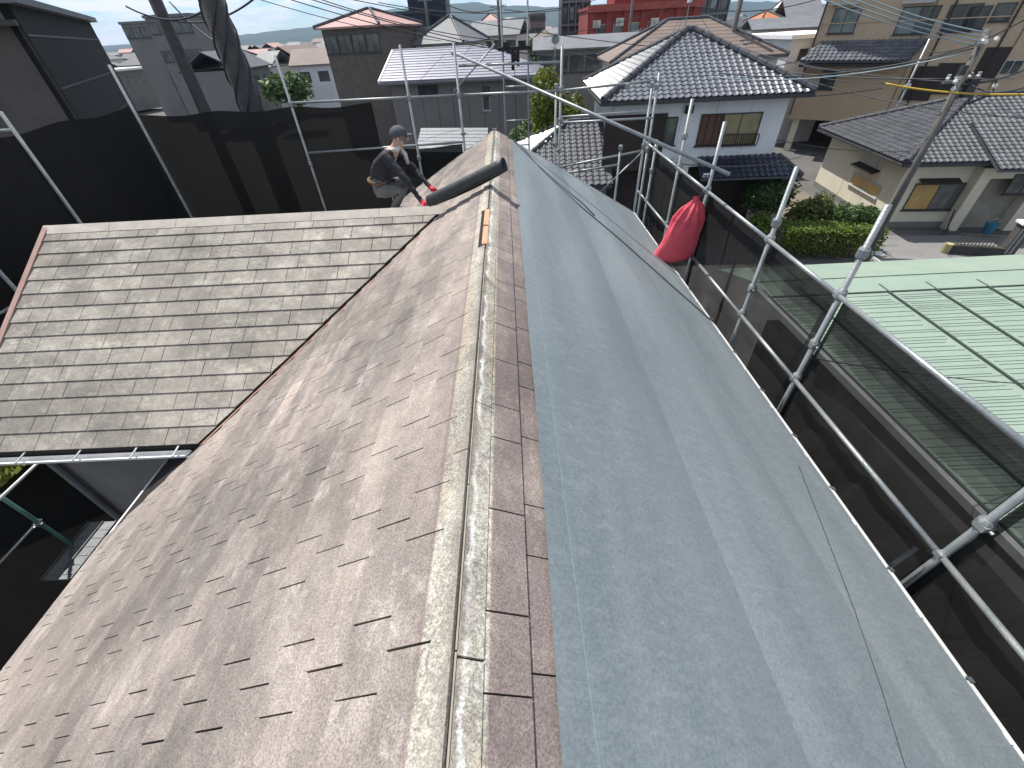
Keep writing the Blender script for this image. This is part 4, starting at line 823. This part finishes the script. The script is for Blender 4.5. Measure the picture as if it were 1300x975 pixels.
sh=[('shrub','glossy dark green shrub beside the dark timber wall of the white house',(978,245),21.0,(1.15,1.0,1.35),LEAF_D,3600,.11),('shrub','olive green straggly shrub between two darker shrubs',(1028,266),20.0,(.95,.8,1.0),LEAF_O,2800,.1),('shrub','rounded dark shrub under the ochre window of the beige house',(1083,272),19.4,(1.3,.95,.85),LEAF_D,4200,.1),('shrub','small light green bush at the left end of the clipped hedge',(968,290),19.6,(.7,.7,.75),LEAF_H,1800,.08)]
for nm,lb_,(x,y),Y,rad,lf_,n,s in sh:
    c=atY(x,y,Y); t=thing(nm,lb_,'shrub',(c.x,c.y,GZ)); m1=MB()
    for i in range(5): a=i*1.26; m1.path([(c.x,c.y,GZ),(c.x+.2*math.cos(a),c.y+.2*math.sin(a),GZ+.5),(c.x+rad[0]*.6*math.cos(a),c.y+rad[1]*.6*math.sin(a),c.z)],[.04,.03,.012],6)
    m1.build('stems',BARK,t); lm=MB(); c2=V((c.x,c.y,max(c.z,GZ+rad[2]*.7)))
    for i in range(5): a=i*1.3+.4; leaves(lm,c2+V((math.cos(a)*rad[0]*.45,math.sin(a)*rad[1]*.4,random.uniform(-.35,.4)*rad[2])),(rad[0]*.65,rad[1]*.65,rad[2]*.62),n//5,s,.3)
    lm.build('foliage',lf_,t)
hg=thing('hedge','clipped bright green hedge along the road in front of the beige house','hedge',(14.4,18.6,GZ)); lm=MB()
for _ in range(9500):
    x,y,z=random.uniform(0,1),random.uniform(0,1),random.random()**.55
    k=random.random()
    if k<.45: z=1
    elif k<.75: y=0
    P_=V((12.5+4.1*x, 18.35+1.1*y-.55*x+.0, GZ+.1+1.25*z))+V((random.gauss(0,.05),random.gauss(0,.06),.09*noise.noise(V((x*9,y*3,5)))+random.gauss(0,.05)))
    a=V((random.gauss(0,1),random.gauss(0,1),random.gauss(0,1))).normalized(); b=a.orthogonal().normalized(); s=random.uniform(.04,.085)
    lm.poly([P_-a*s,P_-b*s*.5,P_+a*s,P_+b*s*.5],min(1,max(0,.55+.5*noise.noise(P_*2)+random.uniform(-.3,.3))))
lm.build('foliage',LEAF_H,hg); m1=MB()
for i in range(14): m1.tube((12.7+i*.29,18.8-i*.04,GZ),(12.7+i*.29+random.uniform(-.1,.1),18.8-i*.04,GZ+1.1),.025,5)
m1.box(12.7,18.45,GZ,16.2,18.9,GZ+.9) if False else None
m1.build('stems',BARK,hg)
c=V((-8.6,5.2,-5.3)); t=thing('shrub','sunlit yellow-green bush seen under the wing gutter at the left edge','shrub',(c.x,c.y,GZ)); MB().path([(c.x,c.y,GZ),c],[.06,.02],6).build('stems',BARK,t); lm=MB(); leaves(lm,c,(1.0,1.4,.9),2600,.1,.2); lm.build('foliage',LEAF_Y,t)
# ------------------------------------------------------------------ utility poles and cables
def upole(label,x,y,zt,r,arms,mat=POLEC,grp='utility poles'):
    t=thing('utility_pole',label,'utility pole',(x,y,GZ),grp); MB().path([(x,y,GZ),(x,y,zt)],[r*1.15,r*.9],12).build('pole',mat,t,smooth=True)
    for z,w_,dr in arms:
        d=V((math.cos(dr),math.sin(dr),0)); o=MB().obox(V((x,y,z))-d*w_/2-V((.04,.04,0)),d*w_,V((-d.y,d.x,0))*.08,UP*.08).build('crossarm',GALV_D,t)
        for k in (-.45,-.2,.2,.45):
            c=V((x,y,z+.08))+d*w_*k; MB().path([c,c+UP*.06,c+UP*.1,c+UP*.16],[.03,.06,.035,.05],8).build('insulator',CERAM,o)
    return t
up1=upole('concrete utility pole with crossarms standing behind the scaffold before the beige house',14.55,16.0,-.65,.105,[(-1.95,1.3,.2),(-1.05,.7,.9)])
MB().box(14.7,15.8,-2.35,14.98,16.05,-1.85).build('junction_box',FRAME,up1); MB().box(14.25,15.85,-1.75,14.42,16.0,-1.5).build('junction_box',FRAME,up1)
mb=MB().path([(14.5,15.85,-2.0),(15.3,15.6,-1.9),(15.4,15.6,-2.25),(14.9,15.7,-2.5)],.035,6); mb.build('cable_loop',WIREM,up1,smooth=True)
for c in ((14.2,15.8,-1.95),(14.3,15.85,-2.15),(15.35,15.6,-2.1),(14.45,15.8,-1.0),(14.75,15.8,-.95)): MB().path([V(c),V(c)+UP*.05,V(c)+UP*.12],[.05,.07,.04],8).build('insulator',CERAM,up1)
p=atY(1183,49,28); upole('thin pale steel pole with white insulators before the tan building',p.x-.1,28,p.z,.06,[(p.z-2.2,.5,.4)],GALV)
p=atY(938,10,36); upole('pale concrete utility pole rising behind the silver-grey tiled roof',p.x,36,3.2,.17,[(1.5,1.6,.1),(.9,1.2,.1)])
p=atY(800,30,55); upole('slim grey pole standing in front of the red brick building',p.x,55,4,.13,[(1.9,1.8,.1)])
p=atY(633,20,60); upole('slender utility pole far behind the hoist mast',p.x,60,2.7,.16,[(1.7,1.8,0)],POLED)
p=atY(543,25,62); upole('utility pole beside the dark blue building on the skyline',p.x,62,3.2,.16,[(2.6,1.6,0)],POLED)
p=atY(275,20,11.5); big=upole('thick dark utility pole wound with cables at the upper left',p.x,11.5,3.0,.25,[],POLED)
mb=MB()
for k in range(5): mb.path([V((p.x,11.5,-2+i*.2))+V((.26*math.cos(i*.5+k*1.3),.26*math.sin(i*.5+k*1.3),0)) for i in range(26)],.02,5)
mb.build('cable_wrap',WIREM,big,smooth=True)
p=atY(206,20,15); upole('dark leaning-looking utility pole further left with many cables',p.x,15,3.5,.17,[(2.3,1.4,.3)],POLED)
WG='overhead cables'
def wire(label,P,Q,s,r=.018,mat=None): P,Q=V(P),V(Q); MB().path(sag(P,Q,s,18),r,5).build('cable',mat or WIREM,loc=P.lerp(Q,.5)-UP*s,smooth=True,label=label,cat='cable',group=WG)
E1=V((14.5,15.95,-1.05))
for k in range(4): wire('%s of four pale cables rising left from the concrete pole to the top edge'%('lowest','second lowest','second highest','highest')[k],E1+V((-.1,-.1,.02+.1*k)),atY(1030+k*8,-8-k*3,18)+V((0,0,.03*k)),.12,.017,WIREB)
for k in range(3): wire('%s of three grey cables running left from the pole past the tan building'%('lower','middle','upper')[k],E1+V((-.15,0,-.12+.08*k)),V((8.5+k*.4,21.2,-1.9+.1*k)) if k<2 else atY(1020,84,26),.35,.02,WIREM if k else WIREB)
wire('cable with yellow protective sleeve crossing right past the pole',atY(1124,106,17),atY(1325,119,14.5),.12,.028,WIREY)
wire('thin cable from the pale steel pole toward the yellow sleeve',atY(1000,86,26),atY(1124,106,17),.15,.014); wire('thin pale cable crossing the beige tiled roof right of the pole',E1+V((0,0,-1)),V((26,17,-4.6)),.4,.016,WIREB)
wire('thin cable from the white house eave to the beige house roof',V((12.2,21.5,-4.4)),V((20.5,21.8,-5.3)),.25,.016)
wire('thin cable spanning the dark net and the green roof',V((2.95,3.7,-2.9)),V((12.5,5.0,-5.0)),.3,.008)
wire('cable hooked along the white house window front',V((2.9,9.5,-2.2)),V((12.9,19.5,-4.6)),.3,.012)
ws=[((880,118,22),(1120,112,22)),((905,74,27),(1205,100,16)),((940,60,30),(1205,104,16)),((1010,96,26),(1300,150,15)),((1230,90,16),(1310,84,13)),((1225,100,16),(1310,108,14)),((1180,66,22),(1310,20,15)),((870,92,24),(1040,70,28)),((352,-6,24),(700,72,24)),((378,-6,24),(760,82,26)),((398,-4,26),(640,52,30)),((425,-5,30),(900,66,34)),((300,-10,30),(560,52,40)),((690,47,34),(885,-4,36)),((480,3,45),(720,9,45)),((640,12,50),(760,-2,55)),((560,2,40),(640,6,45)),((885,8,40),(1050,-5,40)),((700,60,30),(925,98,26)),((160,8,13),(270,4,12)),((205,22,15),(330,-8,12)),((215,2,15),(300,60,14))]
wl=['level cable between the two eaves right of the white house','cable from the silver-grey roof hip to the pole crossarm','thin cable above the silver-grey roof hip running to the pole','cable dropping right past the pole over the beige roof','upper short cable leaving the pole toward the right edge','lower short cable leaving the pole toward the right edge','cable rising steeply over the tan facade to the top right','short cable over the lower right of the silver-grey tiles','uppermost long cable slanting over the silver roof','second long cable slanting over the silver roof to the tiled roof','short cable slanting left of the hoist mast','long cable passing just above the silver roof ridge','cable dropping behind the pink roof','thick grey cable rising to the right before the red building','nearly level cable against the mountains','cable crossing high left of the dark tower','faint cable at the top between the pole and the mast','cable across the gap above the brown roof','cable drooping before the yellow-green tree','cable on the far upper left at the dark pole','cable rising right between the two dark poles','cable dropping from the left dark pole']
for (a,b),l in zip(ws,wl): wire(l,atY(*a),atY(*b),.25 if a[2]<35 else .5,.02 if a[2]<35 else .03)
# ------------------------------------------------------------------ dark house at the upper left
C=atY(20,24,12.5); eL=V((-.5,.866,0)); eF=V((-.866,-.5,0))
dh=thing('house','dark brown neighbour house with shaded grey wall at the upper left corner','house',(C.x,C.y,GZ)); C0=V((C.x,C.y,0))
MB().obox(C0+UP*GZ,eF*9,eL*.2,UP*(C.z-GZ)).build('front_wall',M('taupe_wall',(.125,.112,.1),rough=.85),dh); MB().obox(C0+UP*GZ-eF*.02,eL*11,eF*.2,UP*(C.z+.25-GZ)).build('side_wall',M('dark_cladding',(.02,.023,.022),rough=.8),dh)
for z in (.3,1.3,2.3): MB().obox(C0+UP*(C.z-z)-eF*.04,eL*11,eF*.03,UP*.04).build('cladding_joint',FRAME,dh)
MB().obox(C0+UP*(C.z+.25)-eF*.25-eL*.3,eL*11.5,eF*9,UP*.14).build('roof',GREYR,dh); MB().obox(C0+UP*(C.z-.12)-eL*.25,eF*9,eL*.26,UP*.1).build('gutter',FRAME,dh)
MB().obox(C0+eL*5+eF*.6+UP*(C.z+.39),eL*.5,eF*.5,UP*.4).build('chimney',FRAME,dh)
# ------------------------------------------------------------------ buildings further off
def far_house(label,x0,x1,ye,Y,depth,rise,wall,roof,kind='hip',rot=0,nw=3,cat='house',name='house',rows=1):
    a=atY(x0,ye,Y); b=atY(x1,ye,Y); e1,e2=rotv(rot); wd=max(2,(b.x-a.x)); O=V((a.x,Y,0)); ze=a.z
    t=thing(name,label,cat,(O+e1*wd/2+UP*GZ)); ov=.4 if kind!='flat' else .15
    walls(t,O+e1*ov+e2*ov,e1,e2,wd-2*ov,depth-2*ov,GZ,ze-.14,wall)
    if kind=='flat': MB().obox(O+UP*(ze-.13),e1*wd,e2*depth,UP*.3).build('roof',roof,t)
    elif kind=='gable': hip_roof(t,O,e1,e2,wd,depth,ze,rise,0,0,roof)
    else: hip_roof(t,O,e1,e2,wd,depth,ze,rise,min(depth/2,wd/2-.1),min(depth/2,wd/2-.1),roof,caps=RTILE,capr=.1)
    for r in range(rows):
        for i in range(nw):
            u=(i+.5)/nw; h=min(1.2,(ze-GZ)*.22); window(t,O+e1*(ov+(wd-2*ov)*u-.6)+e2*ov+UP*(ze-.5-h-r*2.8),e1,-e2,1.2,h,split=2)
    return t
# brown roof house with stepped courses
bt=far_house('house with brown stepped tile roof behind the silver-grey tiled roof',775,990,81,34.0,8.4,1.95,PALE,BROWNT,'hip',-4,2)
o_=atY(775,81,34.0); e1,e2=rotv(-4); O=V((o_.x,34,0)); wd=atY(990,81,34.0).x-o_.x; ze=o_.z
for i in range(11):
    f=i/11; g_=(i+1)/11; q0=O+e1*(4.2*f)+e2*(4.2*f)+UP*(ze+1.95*f); l0=wd-8.4*f; q1=O+e1*(4.2*g_)+e2*(4.2*g_)+UP*(ze+1.95*g_); l1=max(.1,wd-8.4*g_)
    MB().prism([q0+UP*.02,q0+e1*l0+UP*.02,q1+e1*l1+UP*.004,q1+UP*.004],(0,0,.06)).build('tile_course',BROWNT,bt)
# white flat-roofed house
C=atY(1007,47,41); Dp=atY(942,41,48); C0=V((C.x,C.y,0)); eL=(V((Dp.x,Dp.y,0))-C0); ln=eL.length; eL.normalize(); eR=V((eL.y,-eL.x,0))
wf=thing('house','white flat-roofed house left of the tan apartment building','house',C0+UP*GZ)
walls(wf,C0,eR,eL,6,ln,GZ,C.z-.12,PWHITE); MB().obox(C0-eR*.35-eL*.35+UP*(C.z-.12),eR*6.6,eL*(ln+.7),UP*.25).build('roof',WROOF,wf)
nl=-eR; win_px(wf,(961,62,985,76),C0,eL,nl,split=2); win_px(wf,(1016,62,1022,75),C0,eR,-eL,split=1)
# red brick building
rd=far_house('red brick office building with pilasters and several air conditioners',746,890,11,72,14,0,REDB,REDB,'flat',-3,0,'office building','office_building')
a=atY(746,11,72); e1,e2=rotv(-3); O=V((a.x,72,0)); wd=atY(890,11,72).x-a.x
for i in range(7): MB().obox(O+e1*(.3+i*(wd-1)/6.2)-e2*.25+e2*.15+UP*GZ,e1*.7,e2*.22,UP*(a.z-.2-GZ)).build('pilaster',REDB,rd)
MB().obox(O-e2*.3+UP*(a.z-.4),e1*wd,e2*.5,UP*.7).build('parapet',M('red_parapet',(.38,.1,.08),rough=.8),rd)
MB().obox(O+e1*4+e2*4+UP*(a.z+.2),e1*(wd-5),e2*8,UP*2.6).build('penthouse',REDB,rd)
for r in range(3):
    for i in range(6): window(rd,O+e1*(1.3+i*(wd-1)/6.2)+e2*.15+UP*(a.z-3.1-r*2.9),e1,-e2,1.3,1.5,glass=GLASST if (i+r)%3 else GLASS,frame=FRAMEW,split=1)
for x,y in ((757,36),(786,33),(830,33),(755,56)): q=hit(x,y,O+e2*.05,-e2); outdoor_unit({757:'white air conditioner upper left on the red brick wall',786:'white air conditioner near the middle of the red brick wall',830:'white air conditioner high right on the red brick wall',755:'white air conditioner low on the left of the red brick wall'}[x],q-e2*.3,e1,e2,1.0,.8,.3,'air conditioners on the red building')
# towers
def tower(label,x0,x1,Y,zt,mat,nx,nz,rot=0):
    a=atY(x0,20,Y); b=atY(x1,20,Y); e1,e2=rotv(rot); O=V((a.x,Y,0)); wd=b.x-a.x; t=thing('tower',label,'tower block',O+UP*GZ); walls(t,O,e1,e2,wd,wd*1.1,GZ,zt,mat)
    st=(zt-GZ)/nz
    for k in range(1,nz): MB().obox(O-e2*.35+UP*(GZ+k*st),e1*wd,e2*.36,UP*.3).build('floor_slab',GALV_D,t)
    for k in range(nz):
        for i in range(nx): window(t,O+e1*(wd/nx*(i+.2))+UP*(GZ+k*st+.7),e1,-e2,wd/nx*.6,st-1.2,split=1,glass=GLASS if (i*7+k*3)%4 else GLASST,sill=False)
    for i in range(nx+1): MB().obox(O-e2*.3+e1*(wd/nx*i-.1)+UP*GZ,e1*.2,e2*.3,UP*(zt-GZ)).build('mullion',GALV_D,t)
    return t
tower('dark grey tower block under scaffolding left of the red brick building',713,748,92,14,TOWER,4,8); tower('dark blue-green glass tower behind the red brick building',884,922,92,12,mat_glass('tower_cladding',(.03,.06,.07),(.05,.1,.11),.25),3,7)
far_house('long low grey building with dark windows in front of the red brick building',676,830,64,46,8,.8,PGREY,GREYR,'gable',-4,7)
far_house('small house with dark tiled roof beside the long low grey building',770,860,60,50,7,1.0,PALE,GREYR,'hip',-12,3)
far_house('brown house with pinkish hip roof left of the silver roof',398,490,36,45,9,1.1,M('brown_wall',(.14,.12,.105),rough=.8),PINKR,'hip',-14,4)
far_house('pale grey flat building beside the dark blue one',489,541,40,52,8,0,PALE,GREYR,'flat',-10,3)
nb=far_house('dark blue stepped building on the skyline',487,547,18,72,12,0,M('navy_cladding',(.02,.03,.05),rough=.5),TOWER,'flat',-6,0,'building','building'); a=atY(515,10,72); MB().box(a.x,74,-1,a.x+5,80,5.5).build('roof_tower',M('navy_cladding',(.02,.03,.05)),nb)
far_house('grey house with grey hip roof just above the silver roof ridge',520,592,57,50,9,1.9,PALE,GREYR,'hip',-14,3)
far_house('house with long white flat roof right of the dark blue building',573,624,33,85,10,0,PALE,WROOF,'flat',-8,5)
far_house('pinkish roofed house on the skyline beside the white roofed one',605,640,32,95,10,1.5,PALE,PINKR,'hip',0,3)
far_house('grey roofed row house above the silver roof end',590,660,47,64,10,1.4,PALE,GREYR,'gable',-10,4)
far_house('brown apartment block on the horizon between the mast and tower',672,693,18,170,14,0,M('brown_block',(.2,.15,.13),rough=.9),GREYR,'flat',0,5,'apartment building','apartment_building',3)
far_house('cream block half hidden behind the hoist mast',640,668,24,120,12,0,PALE,GREYR,'flat',0,4,'apartment building','apartment_building',2)
far_house('house with orange tile roof right of the concrete pole',966,996,27,75,9,1.0,PALE,ORANGE,'hip',-10,3); far_house('white gabled house with grey roof near the top right of the skyline',1000,1044,30,70,12,2.4,PWHITE,GREYR,'gable',-14,2)
far_house('low grey roofed house in front of the orange roof',955,1040,38,60,7,.9,PALE,GREYR,'gable',-12,4)
far_house('white house with small spire on the skyline',1005,1022,10,110,8,2.5,PWHITE,WROOF,'hip',0,1)
far_house('grey block on the left skyline behind the dark pole',180,240,22,70,10,0,PGREY,GREYR,'flat',0,4,'building','building',2)
far_house('low grey building beside it at the far left',150,185,30,80,10,0,PGREY,GREYR,'flat',0,3,'building','building') 
rnd=random.Random(5)
cols=['grey','brown','blue-grey','pale','dark','reddish']; rmats={'grey':GREYR,'brown':BROWNT,'blue-grey':DTILE,'pale':WROOF,'dark':DKBROWN,'reddish':PINKR}
pos=['left of the pink roofed house','beyond the pink roofed house','beyond the grey hip roof','behind the white flat roof','far behind the hoist mast','beyond the mast and cream block','left of the dark tower on the horizon','right of the hoist mast far away','beyond the concrete pole','at the far right of the skyline','beyond the orange roofed house','far left beyond the dark house']
for i,(x,Y) in enumerate(((330,70),(430,110),(560,120),(585,150),(630,180),(655,230),(700,210),(690,140),(940,140),(1035,120),(985,180),(290,90))):
    c=cols[i%6]; y=atY(x,40,Y); yy=50-.057*(x-380)*1+ (1.0-100/Y)*0
    hz_=72-.0573*x; ye=hz_+ (3.0/Y)*F*1.5
    far_house('distant house with %s roof %s'%(c,pos[i]),x-14,x+14,ye,Y,9,1.6,PALE,rmats[c],'hip' if i%2 else 'gable',rnd.uniform(-20,10),3)
for i,(x,Y,h,r,l) in enumerate(((682,110,7.5,3.4,'round dark tree below the brown apartment block'),(645,95,6,2.6,'dark tree between the mast rails far behind'),(705,130,6.5,3,'pale green tree left of the dark tower'),(845,62,6.9,2.4,'yellow-green tree in front of the red brick building'),(1000,130,9,5,'dark tree beside the white spire house'),(620,140,7,3.5,'tree group member far behind the grey row house'),(905,70,5.5,2,'small tree below the glass tower'),(340,60,6.5,2.6,'tree on the far left behind the net'))):
    p=atY(x,40,Y); tree('tree',l,'tree',(p.x,Y,GZ),h,(r,r,r*.8),6,LEAF_Y if i in (3,2) else LEAF_D,1300,.38,'distant trees')
p=atY(705,50,45); t=thing('street_mirror','round white-rimmed street mirror on a post left of the dark tower','mirror',(p.x,45,GZ)); MB().tube((p.x,45,GZ),(p.x,45,p.z),.05,8).build('post',GALV,t); MB().path([(p.x,44.9,p.z),(p.x,44.97,p.z)],.42,20).build('rim',WROOF,t); MB().path([(p.x,44.87,p.z),(p.x,44.895,p.z)],.3,20).build('glass',GLASST,t)
p=atY(872,24,25.2); t=thing('roof_antenna','thin antenna mast with guy wires on the silver-grey roof apex','antenna',(8.5,25.2,-.5)); MB().tube((8.5,25.2,-.5),(8.5,25.2,.75),.02,6).build('mast',GALV,t); MB().box(8.42,25.12,.5,8.58,25.28,.75).build('head',CERAM,t)
gm=MB()
for d in ((-1.2,-1.2,-.6),(1.2,-1.2,-.6),(0,1.4,-.6)): gm.tube((8.5,25.2,.55),(8.5+d[0],25.2+d[1],-.35+d[2]),.008,4)
gm.build('guy_wire',WIREM,t)

def town():
    pr=[]
    kinds=('grey hip roof and pale walls','brown gable roof and white walls','slate-dark hip roof and pale walls','flat white roof and grey walls','pink gable roof and pale walls','slate-dark gable roof and grey walls')
    for i,(wl_,rf_,kd) in enumerate(((PALE,GREYR,'hip'),(PWHITE,BROWNT,'gable'),(PALE,DTILE,'hip'),(PGREY,WROOF,'flat'),(PALE,PINKR,'gable'),(PGREY,DTILE,'gable'))):
        t=thing('house','far town house with %s beyond the rooftops'%kinds[i],'house',(0,0,GZ),'far town houses with '+kinds[i]); e1,e2=rotv(0); O=V((-4.5,-3.5,0))
        walls(t,O+e1*.4+e2*.4,e1,e2,8.2,6.2,GZ,-3.1,wl_)
        if kd=='flat': MB().obox(O+UP*-3.12,e1*9,e2*7,UP*.3).build('roof',rf_,t)
        else: hip_roof(t,O,e1,e2,9,7,-3.0,1.7,3.4 if kd=='hip' else 0,3.4 if kd=='hip' else 0,rf_)
        for k in range(3): MB().obox(O+e1*(1+k*2.6)+e2*.36+UP*-5,e1*1.5,e2*.06,UP*1.2).build('window',GLASS,t)
        pr.append(t)
    r=random.Random(11); k=0
    for ring,(Y0_,Y1_,n) in enumerate(((62,95,16),(100,160,34),(165,260,44),(270,480,60))):
        for i in range(n):
            Y=r.uniform(Y0_,Y1_); X=Y*(-1.25+2.3*(i+r.random()*.8)/n)
            if ring==0 and X>-8: continue
            if ring==1 and -.02*Y<X<.5*Y and Y<112: continue
            o=pr[k] if k<6 else copy_tree(pr[r.randrange(6)]); k+=1
            o.location=(X,Y,GZ+r.uniform(-.4,.9 if ring<3 else 1.6)); o.rotation_euler.z=R(r.choice((-20,-8,5,70,95))+r.uniform(-6,6))
town()

# ------------------------------------------------------------------ the joined remainder of shingles / tiles becomes one part per thing
def merge_stuff(par,name):
    obs=[o for o in par.children if o.get('kind')=='stuff' and o.name.split('.')[0]==name]
    if len(obs)<2: return
    v=[];f=[];t=[];mi=[];ms=[]
    for o in obs:
        me=o.data; b=len(v); v+=[tuple(x.co) for x in me.vertices]; m=me.materials[0]
        if m not in ms: ms.append(m)
        f+=[tuple(b+i for i in p.vertices) for p in me.polygons]; mi+=[ms.index(m)]*len(me.polygons); t+=[d.value for d in me.attributes['tone'].data]
    sm=obs[0].data.polygons[0].use_smooth; keep=obs[0]; me=bpy.data.meshes.new(name); me.from_pydata(v,[],f)
    a=me.attributes.new('tone','FLOAT','FACE'); a.data.foreach_set('value',t)
    for m in ms: me.materials.append(m)
    me.polygons.foreach_set('material_index',mi)
    if sm: me.polygons.foreach_set('use_smooth',[True]*len(me.polygons))
    me.update(); keep.data=me
    for o in obs[1:]: bpy.data.objects.remove(o)
for par,nm in ((house,'shingle'),(wh,'roof_tile'),(an,'roof_tile'),(bh,'roof_tile')): merge_stuff(par,nm)
